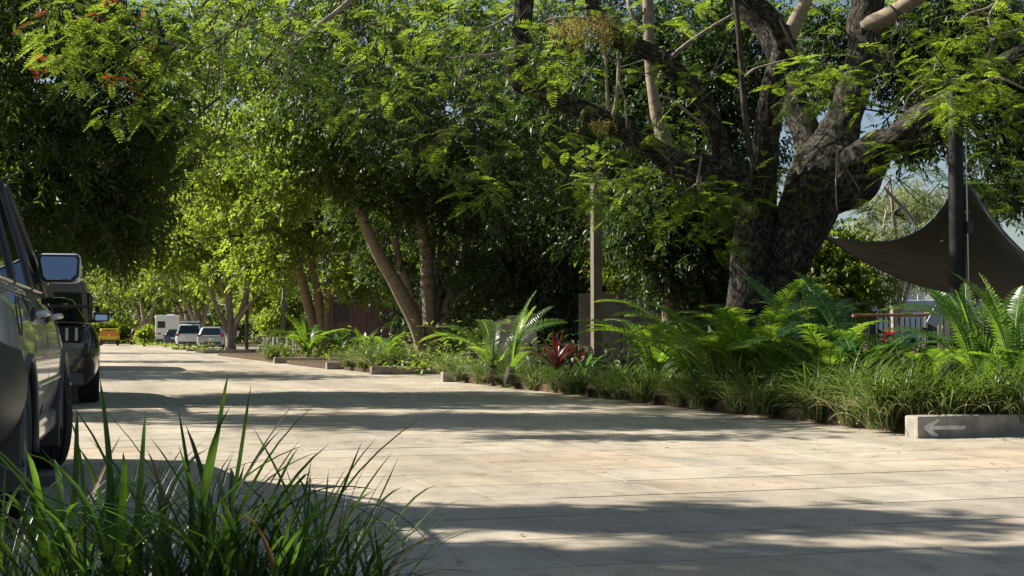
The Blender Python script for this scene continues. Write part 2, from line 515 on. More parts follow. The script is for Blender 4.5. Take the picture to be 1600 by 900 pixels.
def slab_mesh(w):
    k = round(w, 1)
    if k not in slab_meshes:
        out = []
        for j in range(3):
            bm = bmesh.new()
            box(bm, (0, 0, -0.02), (w - 0.005, ROW - 0.015, 0.04))
            for v in bm.verts:
                v.co.x += random.uniform(-.0025, .0025); v.co.y += random.uniform(-.0025, .0025)
            bmesh.ops.bevel(bm, geom=[e for e in bm.edges if all(v.co.z > -0.01 for v in e.verts)], offset=0.0012, segments=1, affect='EDGES')
            me = bmesh_mesh('slab', bm); me.materials.append(M['slab'])
            out.append(me)
        slab_meshes[k] = out
    return random.choice(slab_meshes[k])


n_slab = 0
for r in range(4, 31):
    v = -13 + random.uniform(0, 1.3)
    while v < 16.5:
        w = random.choice((1.0, 1.2, 1.2, 1.4, 1.6))
        c = UV((r + .5) * ROW, v + w / 2)
        hx = 0.372 * c.y + 0.9
        inview = abs(c.x) < hx and c.y > 4.2
        hidden = (v > 7.6 and (r * ROW) > 10.9) or (v + w < -0.6 and (r * ROW) > 10) or (c.x < -2.6 and c.y < 9)
        if inview and not hidden:
            o = link('slab', slab_mesh(w), None, road)
            o.location = (c.x, c.y, 0.022 + random.uniform(-0.0012, 0.0012) - 0.022)
            o.rotation_euler = (random.uniform(-.0008, .0008), random.uniform(-.0008, .0008), ROAD_ANG)
            n_slab += 1
        v += w
side = []
print('slabs', n_slab)


def kerb(name, u, v0, v1, along_v=True, h=0.19, t=0.2, label=None):
    """concrete kerb stone; along_v: runs across the street at u, else along u from v0 to v1 at v=u"""
    if along_v:
        c = UV(u + t / 2, (v0 + v1) / 2, h / 2 - 0.01); s = (v1 - v0, t, h + 0.02)
    else:
        c = UV((v0 + v1) / 2, u + t / 2, h / 2 - 0.01); s = (t, v1 - v0, h + 0.02)
    bm = bmesh.new()
    box(bm, (0, 0, 0), s, 0.022, seg=2)
    me = bmesh_mesh(name, bm)
    o = link(name, me, M['concrete'])
    o.location = c
    o.rotation_euler = (0, 0, ROAD_ANG)
    if label: tag(o, label, 'kerb', 'concrete kerbs of the garden beds')
    return o


def bed(name, u0, u1, v0, v1, label, z=0.12):
    bm = bmesh.new()
    box(bm, (0, 0, 0), (v1 - v0, u1 - u0, z + 0.04), 0.03)
    o = link(name, bmesh_mesh(name, bm), M['soil'])
    o.location = UV((u0 + u1) / 2, (v0 + v1) / 2, z / 2 - 0.02)
    o.rotation_euler = (0, 0, ROAD_ANG)
    tag(o, label, kind='structure')
    return o


bed('garden_bed_soil', 10.62, 26.2, 7.22, 17, 'mulched soil of the long right garden bed')
bed('garden_bed_soil', 31.95, 36.6, 6.98, 14, 'mulched soil around the multi stemmed tree')
bed('garden_bed_soil', 37.3, 44.8, 6.7, 14, 'mulched soil of the middle garden bed')
bed('garden_bed_soil', 45.95, 66, 6.7, 14, 'mulched soil below the far fern')
bed('garden_bed_soil', 74.5, 80, 6.9, 14, 'mulched soil around the far pale tree')
bed('near_bed_soil', 1.2, 4.6, -3.2, 0.9, 'mulched soil under the near strappy plants', 0.06)
bed('left_bed_soil', 23.2, 70, -8, 0.3, 'mulched soil of the left verge beyond the coupe')

k1 = kerb('kerb', 10.45, 6.95, 10.6, label='concrete kerb with a painted white arrow at the bed corner')
kerb('kerb', 26.2, 6.92, 8.2, label='short pale kerb end beside the left end of the fern bed')
kerb('kerb', 31.75, 6.7, 12, label='long shaded kerb in front of the multi stemmed tree')
kerb('kerb', 37.1, 6.62, 12, label='dark kerb end half hidden behind border grass at left')
kerb('kerb', 45.75, 6.45, 12, label='long dark kerb below the far broad leaved fern')
kerb('kerb', 74.2, 6.75, 10.4, label='far dark kerb in front of the pale forked tree')
kerb('kerb', 86, 6.9, 9.3, label='short far kerb beside the silver hatchback')
kerb('kerb', 98, 6.9, 9.3, label='short far kerb between the white wagon and the camper')
kerb('kerb', 23.1, -1.5, 0.45, label='dark kerb end on the left beyond the black coupe')

# painted arrow on the kerb face
def kerb_local(u, v, z):
    return Vector((v, u, z))
bm = bmesh.new()
y0 = -0.1 - 0.003
def pp(pts):
    f = bm.faces.new([bm.verts.new((x, y0, z)) for x, z in pts])
kw = 10.6 - 6.95
ax = -kw / 2 + 0.055
pp([(ax, 0.012), (ax + .05, 0.022), (ax + .42, 0.016), (ax + .425, 0.0), (ax + .40, -0.018), (ax + .15, -0.012), (ax + .09, -0.014)])
pp([(ax + .0, 0.014), (ax + .03, 0.03), (ax + .13, 0.078), (ax + .165, 0.070), (ax + .155, 0.055), (ax + .09, 0.016)])
pp([(ax + .0, 0.010), (ax + .09, -0.016), (ax + .155, -0.06), (ax + .13, -0.078), (ax + .09, -0.072)])
me = bmesh_mesh('painted_arrow', bm)
ao = link('painted_arrow', me, M['arrow_paint'], k1)


# ================================================================== VEGETATION TOOLS
def unit(a):
    return a / np.maximum(np.linalg.norm(a, axis=1, keepdims=True), 1e-9)


def leaves(P, D, N, L, Wd, fold=0.25):
    """rhombic folded leaves; P base, D direction, N approx normal (arrays)"""
    D = unit(D); S = unit(np.cross(D, N)); Nn = np.cross(S, D)
    L = np.broadcast_to(np.asarray(L, float), (len(P),))[:, None]; Wd = np.broadcast_to(np.asarray(Wd, float), (len(P),))[:, None]
    a = P + D * L * .45 + S * Wd * .5 + Nn * Wd * fold
    b = P + D * L
    c = P + D * L * .45 - S * Wd * .5 + Nn * Wd * fold
    V = np.stack([P, a, b, c], 1).reshape(-1, 3)
    i = np.arange(len(P))[:, None] * 4
    return V, np.concatenate([i + [[0, 1, 2]], i + [[0, 2, 3]]], 0)


def join(parts):
    Vs, Fs, n = [], [], 0
    for V, F in parts:
        Vs.append(V); Fs.append(F + n); n += len(V)
    return np.vstack(Vs), np.vstack(Fs)


def sample_blobs(rg, blobs, shell=0.45):
    out = []
    for c, r, n in blobs:
        d = unit(rg.normal(size=(n, 3)))
        q = rg.random(n) ** shell
        out.append(np.asarray(c)[None] + d * q[:, None] * np.asarray(r)[None])
    return np.vstack(out)


def crown_arrays(rg, blobs, clump_r, twigs, k, L, Wd, droop=0.3, shell=0.45, lmax=0.35):
    C = sample_blobs(rg, blobs, shell)
    cen = np.mean(np.array([np.asarray(b[0]) for b in blobs]), 0)
    n = len(C) * twigs
    cr = clump_r * rg.uniform(.6, 1.35, len(C))
    off = rg.normal(size=(len(C), twigs, 3)) * cr[:, None, None] * np.array([.55, .55, .38])
    T0 = (C[:, None, :] + off).reshape(-1, 3)
    out = unit((T0 - cen) * np.array([1, 1, .6]))
    td = unit(unit(off.reshape(-1, 3)) * .8 + out * .4 + rg.normal(size=(n, 3)) * .45 + np.array([0, 0, -droop]))
    tl = rg.uniform(.5, 1.0, n) * lmax
    ref = unit(np.cross(td, rg.normal(size=(n, 3))))
    Ps, Ds, Ns = [], [], []
    for j in range(k):
        f = (j + .5) / k
        sgn = 1 if j % 2 else -1
        P = T0 + td * (tl * f)[:, None] + np.array([0, 0, -1.0]) * (tl * f * f * droop * .6)[:, None]
        d = td * .55 + ref * sgn * .75 + rg.normal(size=(n, 3)) * .28 + np.array([0, 0, -droop])
        nn = np.cross(td, ref) * .7 + np.array([0, 0, .8]) + rg.normal(size=(n, 3)) * .45
        Ps.append(P); Ds.append(d); Ns.append(nn)
    P = np.vstack(Ps); D = np.vstack(Ds); N = np.vstack(Ns)
    sc_ = rg.uniform(.7, 1.25, len(P))
    return leaves(P, D, N, L * sc_, Wd * sc_)


def crown(name, parent, mat, seed, blobs, clump_r=0.5, twigs=22, k=7, L=.1, Wd=.05, droop=0.3, shell=0.45, lmax=0.35):
    rg = np.random.default_rng(seed)
    V, F = crown_arrays(rg, blobs, clump_r, twigs, k, L, Wd, droop, shell, lmax)
    o = link(name, npmesh(name, V, F), mat, parent)
    o['kind'] = 'stuff'
    return o


def B(px, py, D, rx, ry, rz, n):
    return (tuple(W(px, py, D)), (rx, ry, rz), n)


def pinnate_arrays(P, D, Nn, L, npair, pl, pw, droop, rg, taper=True, lift=0.12):
    """compound leaves: P, D, Nn arrays (n,3); returns leaflets of all leaves as quads->tris"""
    n = len(P)
    D = unit(D); S = unit(np.cross(D, Nn)); Up = np.cross(S, D)
    L = np.broadcast_to(np.asarray(L, float), (n,))[:, None]
    out = []
    Z = np.array([0, 0, -1.0])
    for j in range(npair):
        f = (j + .8) / npair
        f2 = min(1.0, f)
        base = P + D * L * f + Z * (L * droop * f * f)
        tang = unit(D + Z * (2 * droop * f))
        prof = math.sin(math.pi * (0.14 + 0.80 * f2)) ** .7 if taper else 1.0
        for sg in (-1, 1):
            d = S * sg * .93 + tang * .42 + Z * .12 + Up * lift + rg.normal(size=(n, 3)) * .06
            out.append(leaves(base, d, Up + rg.normal(size=(n, 3)) * .15, L[:, 0] * pl * prof, L[:, 0] * pw * (0.6 + .4 * prof), .12))
    # rachis
    a = P; m = P + D * L * .5 + Z * (L * droop * .25); e = P + D * L + Z * (L * droop)
    wv = S * L * .009
    i = np.arange(n)[:, None] * 6
    V = np.stack([a - wv, a + wv, m - wv * .8, m + wv * .8, e - wv * .3, e + wv * .3], 1).reshape(-1, 3)
    F = np.concatenate([i + [[0, 1, 3]], i + [[0, 3, 2]], i + [[2, 3, 5]], i + [[2, 5, 4]]], 0)
    out.append((V, F))
    return join(out)


def spray_points(rg, specs):
    """specs: (px,py,D, radius m, n) -> leaf bases/directions of feathery leaf tufts"""
    Ps, Ds = [], []
    for px, py, D, r, n in specs:
        c = np.array(W(px, py, D))
        o = rg.normal(size=(n, 3)) * r * .5 * np.array([1, 1, .7])
        az = rg.uniform(0, 2 * math.pi, n)
        d = np.stack([np.cos(az), np.sin(az), rg.uniform(-.45, .25, n)], 1)
        Ps.append(c + o); Ds.append(d + unit(o) * .4)
    return np.vstack(Ps), np.vstack(Ds)


def feather(name, parent, mat, seed, specs, L=.34, npair=11, pl=.30, pw=.085, droop=.28):
    rg = np.random.default_rng(seed)
    P, D = spray_points(rg, specs)
    N = np.tile([0, 0, 1.0], (len(P), 1)) + rg.normal(size=P.shape) * .25
    Ls = L * rg.uniform(.65, 1.25, len(P))
    V, F = pinnate_arrays(P, D, N, Ls, npair, pl, pw, droop, rg)
    o = link(name, npmesh(name, V, F), mat, parent)
    o['kind'] = 'stuff'
    return o


def limb_px(name, parent, mat, pts, nseg=14, step=.12, rough=.10, rfreq=2.5, ridge=0.0, base=None):
    """pts: (px, py, D, width_px)"""
    P = [W(a, b, d) for a, b, d, w in pts]
    Rr = [w * d / F_PX / 2 for a, b, d, w in pts]
    if base is not None:
        P = [Vector(base[0])] + P; Rr = [base[1]] + Rr
    return tube_obj(name, P, Rr, mat, parent, nseg, step, rough, rfreq, ridge)


# ================================================================== THE BIG SPREADING TREE ON THE RIGHT
D1 = 20.0
rain = empty('spreading_tree', (W(1195, 520, D1).x, D1, 0))
rain['label'] = 'huge dark trunked spreading tree with twisting limbs behind the ferns'
rain['category'] = 'tree'


def settle(root):
    """children were made in world space: keep them there"""
    bpy.context.view_layer.update()
    inv = root.matrix_world.inverted()
    for ch in root.children:
        ch.matrix_parent_inverse = inv


RK = dict(nseg=44, step=.035, rough=.16, rfreq=2.2, ridge=.022)
RM = dict(nseg=30, step=.04, rough=.16, rfreq=3.0, ridge=.014)
bk = M['bark_rain']
gl = Vector((W(1170, 520, D1).x, D1, -.1)); gr = Vector((W(1214, 520, D1).x, D1 + .1, -.1))
limb_px('trunk', rain, bk, [(1168, 500, D1, 66), (1170, 440, D1, 60), (1173, 397, D1, 60), (1183, 330, D1, 54), (1192, 273, D1 - .1, 42),
                            (1199, 212, D1 - .3, 38), (1206, 150, D1 - .5, 36), (1218, 100, D1 - .6, 33), (1232, 60, D1 - .7, 33)], base=(gl, .42), **RK)
limb_px('trunk', rain, bk, [(1213, 500, D1 + .1, 66), (1218, 450, D1 + .1, 66), (1232, 397, D1 + .1, 76), (1257, 335, D1 + .1, 88), (1281, 286, D1 + .1, 98),
                            (1302, 245, D1 + .2, 86), (1313, 205, D1 + .3, 62), (1324, 170, D1 + .4, 50), (1346, 100, D1 + .5, 47), (1352, 37, D1 + .6, 50), (1360, -30, D1 + .6, 50), (1372, -160, D1 + .7, 40), (1380, -320, D1 + .5, 28)], base=(gr, .40), **RK)
limb_px('limb', rain, bk, [(1300, 300, D1, 70), (1335, 284, D1 - .2, 74), (1350, 258, D1 - .3, 72), (1368, 234, D1 - .4, 56), (1401, 216, D1 - .6, 44), (1430, 190, D1 - .8, 44), (1462, 172, D1 - 1, 41),
                           (1500, 148, D1 - 1.2, 36), (1545, 112, D1 - 1.4, 30), (1610, 78, D1 - 1.6, 26), (1720, 20, D1 - 1.8, 16)], **RK)
limb_px('stub', rain, bk, [(1325, 285, D1 - .2, 60), (1346, 290, D1 - .32, 52), (1358, 294, D1 - .4, 38), (1364, 296, D1 - .45, 20)], **RM)
limb_px('limb', rain, bk, [(1285, 280, D1 + .4, 50), (1268, 245, D1 + .6, 46), (1258, 205, D1 + .8, 44), (1240, 160, D1 + 1, 41), (1230, 112, D1 + 1.2, 38), (1195, 45, D1 + 1.5, 36), (1150, -12, D1 + 1.7, 33), (1090, -120, D1 + 2, 22)], **RM)
limb_px('limb', rain, bk, [(1180, 300, D1, 44), (1152, 278, D1 - .2, 48), (1125, 270, D1 - .4, 46), (1085, 264, D1 - .5, 44), (1050, 252, D1 - .6, 38), (1012, 226, D1 - .7, 32), (950, 190, D1 - .9, 30), (887, 162, D1 - 1.1, 28),
                           (837, 140, D1 - 1.2, 27), (812, 130, D1 - 1.2, 27), (806, 105, D1 - 1.2, 28), (814, 70, D1 - 1.2, 28), (817, 25, D1 - 1.2, 28), (822, -30, D1 - 1.2, 27), (830, -150, D1 - 1.1, 22)], **RM)
limb_px('limb', rain, bk, [(1148, 276, D1 - .2, 40), (1133, 250, D1 - .4, 32), (1118, 200, D1 - .7, 27), (1096, 155, D1 - .9, 27), (1062, 117, D1 - 1.1, 27), (1030, 92, D1 - 1.2, 27), (995, 72, D1 - 1.3, 25), (960, 60, D1 - 1.4, 25),
                           (937, 37, D1 - 1.4, 23), (925, 0, D1 - 1.4, 21), (915, -80, D1 - 1.4, 16)], **RM)
limb_px('limb', rain, bk, [(1228, 72, D1 - .7, 32), (1208, 30, D1 - .9, 26), (1180, 2, D1 - 1, 24), (1140, -40, D1 - 1.2, 18)], **RM)
tw = M['bark_twig']
limb_px('limb', rain, M['bark_pale'], [(1229, 66, D1 - .7, 26), (1245, 30, D1 - .8, 22), (1262, -5, D1 - .9, 20), (1290, -80, D1 - .9, 15)], nseg=14, step=.06, rough=.1)
limb_px('limb', rain, M['bark_pale'], [(1352, 42, D1 + .5, 34), (1382, 28, D1 + .3, 28), (1425, 0, D1, 25), (1480, -40, D1 - .3, 18)], nseg=14, step=.06, rough=.1)
# knot hole rings on the limbs
for (kx, ky, kd, kr) in ((1135, 254, D1 - .555, .065), (1031, 86, D1 - 1.315, .05)):
    c = W(kx, ky, kd)
    ring = [c + Vector((math.cos(a) * kr, -.02 * math.sin(a), math.sin(a) * kr * 1.05)) for a in np.linspace(0, 2 * math.pi, 14)]
    tube_obj('knot_ring', ring, [.014] * 14, M['bark_pale'], rain, 8, .03, .2, 12)
    hole = [c + Vector((0, .03, 0)), c + Vector((0, -.008, 0))]
    tube_obj('knot_hole', hole, [kr * .9, kr * .8], M['bark_dark'], rain, 14, .03)
# thin bare branches
twigs_px = [
    [(1172, 240, D1 - .9, 10), (1163, 170, D1 - .9, 10), (1157, 90, D1 - .9, 9), (1150, 10, D1 - .9, 8), (1140, -60, D1 - .9, 6)],
    [(1165, 120, 19, 5), (1178, 108, 19, 4), (1205, 100, 18.9, 3), (1235, 92, 18.9, 2)],
    [(1500, 150, 18.7, 8), (1555, 122, 18, 6), (1600, 138, 17.6, 4), (1640, 150, 17.2, 3)],
    [(1600, 45, 17.8, 5), (1560, 52, 17.8, 5), (1545, 30, 17.8, 5), (1560, 0, 17.8, 5), (1580, -30, 17.8, 4)],
    [(1500, 40, 17.9, 4), (1512, 22, 17.9, 4), (1545, 12, 17.9, 4), (1562, -5, 17.9, 4)],
    [(1411, 180, 18, 3), (1420, 150, 18, 3), (1440, 135, 18, 3), (1455, 120, 18, 3), (1462, 100, 18, 2)],
    [(1440, 140, 18, 3), (1450, 152, 18, 2.5), (1468, 148, 18, 2)],
    [(955, 185, 19, 7), (962, 165, 18.9, 7), (967, 110, 18.8, 6), (965, 80, 18.8, 5)],
    [(950, 180, 19, 5), (948, 130, 19, 5), (946, 80, 18.9, 4)],
    [(980, 200, 18.8, 4), (975, 150, 18.7, 3), (965, 125, 18.7, 2)],
    [(800, 22, 17.5, 6), (770, 40, 17.3, 4), (735, 50, 17.2, 3), (690, 45, 17.2, 2)],
    [(772, 40, 17.3, 4), (755, 70, 17.2, 3), (735, 105, 17, 2.5), (715, 118, 17, 2)],
    [(812, 75, 18.5, 8), (790, 80, 18, 8), (765, 87, 17.6, 7), (740, 88, 17.4, 6), (722, 86, 17.3, 3)],
    [(728, 88, 17.3, 5), (722, 108, 17.3, 4), (716, 130, 17.2, 3)],
    [(640, -60, 16.6, 14), (560, -10, 16.5, 11), (535, 12, 16.4, 9), (500, 38, 16.3, 8), (470, 62, 16.2, 7), (440, 90, 16.1, 5), (412, 112, 16, 3)],
    [(476, 55, 16.2, 6), (450, 53, 16, 6), (425, 56, 15.9, 4), (400, 60, 15.8, 2)],
    [(455, 78, 16.1, 4), (450, 110, 16, 4), (432, 140, 16, 3), (418, 152, 16, 2)],
    [(590, 60, 16.6, 5), (575, 85, 16.5, 5), (555, 102, 16.4, 4), (532, 110, 16.4, 3)],
    [(545, 18, 16.5, 4), (532, 38, 16.4, 3), (520, 55, 16.4, 2)],
    [(470, 20, 15.6, 6), (430, 30, 14.8, 5), (390, 35, 14, 4), (340, 60, 13.4, 3), (290, 75, 13.2, 2.5), (215, 40, 13.2, 2)],
    [(350, 60, 13.4, 3), (346, 128, 13.2, 3), (347, 165, 13.2, 3), (340, 190, 13.2, 2.5), (335, 215, 13.2, 2)],
    [(950, 35, 18.6, 4), (905, 28, 18.2, 4), (860, 30, 17.9, 3), (820, 52, 17.6, 2)],
    [(1105, 200, 18.8, 6), (1080, 180, 18.5, 5), (1050, 155, 18.3, 4), (1030, 150, 18.2, 3)],
    [(1095, 275, 18.5, 3), (1092, 300, 18.4, 4), (1090, 285, 18.4, 4), (1096, 245, 18.4, 3)],
    [(1120, 288, 18.4, 3), (1092, 286, 18.4, 3.5), (1070, 300, 18.4, 3), (1052, 306, 18.3, 2)],
    [(1305, 260, 19.2, 2.5), (1309, 230, 19.2, 2.5), (1306, 290, 19.1, 2.5), (1308, 330, 19.1, 2)],
    [(1215, 180, 19, 3), (1235, 160, 18.8, 3), (1250, 140, 18.8, 2)],
]
for ti, t in enumerate(twigs_px):
    limb_px('branch', rain, M['bark_dark'] if ti == 0 else tw, t, nseg=7, step=.08, rough=.15, rfreq=6)

# feathery bipinnate foliage: tufts seen in the photo and a loose roof of them above
near_tufts = [
    (95, 30, 15.5, .5, 16), (115, 55, 15.6, .5, 20), (130, 90, 15.6, .5, 20), (105, 110, 15.5, .4, 14), (160, 40, 15.6, .5, 16), (185, 60, 15.7, .5, 16), (150, 15, 15.8, .5, 16),
    (215, 20, 15.9, .6, 14), (250, 40, 15.8, .6, 14), (290, 20, 15.8, .6, 16), (330, 30, 15.7, .5, 12), (245, 80, 15.6, .5, 14), (270, 100, 15.5, .5, 16), (230, 105, 15.5, .4, 12), (200, 150, 15.4, .45, 16), (220, 165, 15.4, .3, 8),
    (290, 120, 15.5, .4, 12), (300, 70, 15.6, .5, 12), (350, 90, 15.6, .5, 10), (370, 50, 15.6, .5, 10), (385, 110, 15.6, .5, 12), (310, 210, 15.4, .4, 12), (290, 195, 15.3, .3, 8), (330, 250, 15.3, .3, 6), (75, 60, 15.6, .4, 10),
    (400, 20, 16, .6, 14), (440, 20, 16.2, .6, 12), (410, 85, 15.9, .4, 10), (470, 100, 16, .4, 9), (500, 95, 16.1, .5, 14), (520, 60, 16.2, .5, 12), (545, 35, 16.3, .5, 12), (580, 25, 16.5, .6, 14), (610, 50, 16.6, .5, 12),
    (560, 45, 16.5, .4, 10), (600, 110, 16.6, .5, 14), (630, 120, 16.6, .5, 14), (610, 145, 16.5, .3, 8), (640, 20, 16.8, .6, 14), (690, 60, 17, .5, 14), (720, 30, 17, .6, 14), (680, 120, 17, .45, 12), (705, 140, 17, .3, 8),
    (565, 170, 16.3, .4, 10), (580, 190, 16.3, .3, 6), (500, 150, 16.2, .4, 10), (740, 170, 17, .4, 10), (700, 200, 16.9, .5, 14), (720, 215, 16.8, .3, 8), (690, 240, 17, .4, 10),
    (755, 255, 16.8, .3, 9), (770, 250, 16.8, .22, 8), (750, 300, 16.8, .3, 12), (765, 292, 16.8, .25, 8), (720, 275, 17, .25, 7), (660, 235, 17, .3, 8), (780, 60, 17.4, .5, 12), (790, 140, 17.5, .4, 10), (820, 70, 17.6, .3, 9), (812, 100, 17.5, .35, 10),
    (850, 80, 17.8, .5, 12), (870, 95, 17.8, .5, 14), (880, 130, 17.8, .45, 14), (885, 110, 17.9, .4, 10), (845, 185, 20, .4, 8), (985, 35, 18.2, .3, 8), (940, 30, 18.4, .5, 10), (890, 15, 18.2, .5, 10),
    (1000, 115, 18.2, .3, 6), (995, 125, 18.2, .3, 6), (1065, 150, 18.2, .3, 8), (1100, 115, 18.4, .3, 8), (1090, 125, 18.4, .25, 6), (1040, 95, 18.4, .4, 6),
    (950, 225, 20.6, .4, 10), (985, 205, 20.4, .35, 10), (1015, 212, 18.6, .25, 9), (1035, 205, 18.6, .25, 12), (1060, 208, 18.6, .25, 10), (1085, 205, 20.4, .35, 10), (930, 240, 20.6, .4, 8), (895, 235, 20.2, .4, 8), (870, 220, 20.2, .4, 8),
    (925, 285, 18.5, .35, 14), (935, 265, 18.6, .35, 14), (920, 300, 18.4, .25, 10),
    (920, 320, 18, .3, 10), (935, 325, 18, .25, 8), (928, 305, 18, .25, 8), (965, 345, 18.2, .3, 8), (975, 310, 18.1, .35, 10), (1000, 280, 18, .3, 9), (1015, 290, 18, .3, 8),
    (1040, 310, 18, .4, 12), (1065, 300, 18, .4, 14), (1085, 295, 18, .4, 14), (1110, 300, 18, .4, 16), (1130, 310, 18, .4, 16), (1150, 305, 18, .3, 12), (1100, 330, 18, .4, 14), (1070, 330, 18.1, .4, 12), (1140, 340, 18.1, .35, 12), (1060, 350, 18.2, .3, 8), (1130, 370, 18.3, .3, 12), (1145, 385, 18.3, .2, 6), (1095, 360, 18.3, .3, 8),
    (1255, 105, 18.4, .4, 14), (1270, 110, 18.4, .35, 14), (1290, 130, 18.5, .4, 14), (1320, 135, 18.6, .4, 16), (1245, 145, 18.5, .4, 12), (1280, 150, 18.5, .4, 12), (1310, 155, 18.6, .4, 10), (1340, 170, 18.6, .35, 8), (1230, 150, 18.5, .3, 8), (1330, 110, 18.6, .3, 8),
    (1490, 60, 17.8, .4, 14), (1515, 55, 17.7, .4, 14), (1480, 80, 17.8, .4, 14), (1475, 110, 17.8, .35, 14), (1505, 95, 17.8, .4, 12), (1530, 45, 17.7, .3, 10), (1545, 95, 17.8, .4, 12), (1580, 30, 17.6, .5, 12), (1590, 70, 17.6, .4, 10), (1560, 60, 17.6, .4, 10),
    (1490, 140, 18, .4, 12), (1520, 160, 18, .5, 14), (1550, 150, 18, .5, 14), (1585, 130, 17.9, .5, 12), (1440, 150, 18.2, .4, 8), (1400, 130, 18.5, .5, 10), (1410, 90, 18.6, .5, 10), (1440, 60, 18.4, .5, 10), (1390, 80, 18.6, .4, 8),
    (1380, 240, 18.8, .4, 10), (1400, 250, 18.7, .4, 12), (1410, 275, 18.6, .3, 9), (1350, 320, 18.8, .18, 8), (1355, 330, 18.8, .16, 8), (1440, 260, 18.6, .4, 10), (1460, 290, 18.5, .4, 12), (1465, 330, 18.5, .3, 10), (1450, 230, 18.6, .4, 10), (1480, 240, 18.5, .4, 10),
    (1530, 250, 18, .5, 12), (1560, 280, 17.8, .5, 14), (1580, 250, 17.7, .5, 14), (1545, 310, 17.8, .4, 12), (1575, 335, 17.7, .3, 10), (1590, 300, 17.6, .4, 12), (1540, 220, 18, .5, 12), (1590, 200, 17.8, .5, 12), (1515, 200, 18.2, .4, 10), (1565, 345, 17.7, .2, 8),
    (1495, 175, 16.8, .3, 16), (1480, 150, 16.8, .35, 16), (1505, 145, 16.8, .35, 18), (1520, 130, 16.8, .4, 16), (1500, 160, 16.7, .3, 14),
    (1215, 250, 19.5, .3, 8), (1225, 280, 19.6, .35, 10), (1230, 310, 19.8, .3, 8), (1215, 320, 19.6, .3, 8), (1240, 250, 19.8, .3, 8),
]
near_tufts = [(a, b, d - 2.2 if a < 420 else d, r * (.87 if a < 420 else 1), n) for a, b, d, r, n in near_tufts]
feather('foliage', rain, M['leaf_feather'], 11, [t for t in near_tufts if t[0] >= 420], L=.29, npair=12, pl=.30, pw=.07)
feather('foliage', rain, M['leaf_feather'], 13, [(a, b, d, r, int(n * 1.5)) for a, b, d, r, n in near_tufts if a < 420], L=.20, npair=12, pl=.32, pw=.08, droop=.4)
tw_parts = []
rgt = np.random.default_rng(8)
for (px, py, D, r, n) in near_tufts:
    c = W(px, py, D)
    d = Vector((rgt.normal() * .5 + .25, rgt.normal() * .3 + .2, .75)).normalized()
    l = rgt.uniform(.35, .8)
    for q in range(2):
        e = c + Vector((rgt.normal() * r * .5, rgt.normal() * r * .5, rgt.normal() * r * .25))
        Vt, Ft, _u = tube_arrays([c + d * l, c + d * l * .4 + Vector((rgt.normal() * .05, rgt.normal() * .05, -.05)), e], [.008, .006, .003], 5, .2)
        tw_parts.append((Vt, Ft))
Vt, Ft = join(tw_parts)
o = link('twigs', npmesh('twigs', Vt, Ft, True), M['bark_dark'], rain); o['kind'] = 'stuff'
# upper canopy of the same tree, reaching over the frame
rg0 = np.random.default_rng(5)
over = []
for i in range(230):
    x = rg0.uniform(-1.5, 12); y = rg0.uniform(14.5, 26); z = rg0.uniform(6.3, 8.8)
    over.append((x, y, z))
Pn, Dn = [], []
for (x, y, z) in over:
    n = 15
    o = rg0.normal(size=(n, 3)) * np.array([.5, .5, .25])
    az = rg0.uniform(0, 2 * math.pi, n)
    Pn.append(np.array([x, y, z]) + o); Dn.append(np.stack([np.cos(az), np.sin(az), rg0.uniform(-.4, .3, n)], 1))
Pn = np.vstack(Pn); Dn = np.vstack(Dn)
Vv, Ff = pinnate_arrays(Pn, Dn, np.tile([0, 0, 1.], (len(Pn), 1)) + rg0.normal(size=Pn.shape) * .25, .34 * rg0.uniform(.7, 1.2, len(Pn)), 9, .30, .10, .25, rg0)
o = link('foliage', npmesh('foliage', Vv, Ff), M['leaf_feather'], rain); o['kind'] = 'stuff'
# red young leaves and hanging dry blossom
feather('red_leaves', rain, M['leaf_red'], 12, [(70, 93, 13.2, .14, 5), (62, 28, 13.2, .12, 2), (150, 20, 13.3, .16, 3), (195, 5, 13.3, .2, 4), (185, 127, 13.1, .09, 4), (220, 75, 13.2, .10, 3)], L=.24, npair=5, pl=.34, pw=.16)
rg1 = np.random.default_rng(21)
bp = []
for (px, py, D, r, n, h) in ((890, 30, 18, .14, 40, .42), (912, 30, 18, .16, 50, .38), (948, 25, 18.2, .10, 45, .40), (880, 38, 18, .1, 20, .2), (935, 190, 18.3, .1, 30, .14)):
    c = np.array(W(px, py, D))
    for q in range(n):
        o_ = rg1.normal(size=3) * r * np.array([1, 1, .3])
        m = 14
        zz = np.linspace(0, h * rg1.uniform(.5, 1.1), m)
        P = c + o_ + np.stack([rg1.normal(size=m) * .012, rg1.normal(size=m) * .012, -zz], 1)
        bp.append(leaves(P, rg1.normal(size=(m, 3)) + [0, 0, -.8], rg1.normal(size=(m, 3)), .035, .016))
V_, F_ = join(bp)
o = link('dry_blossom', npmesh('dry_blossom', V_, F_), M['blossom'], rain); o['kind'] = 'stuff'
settle(rain)

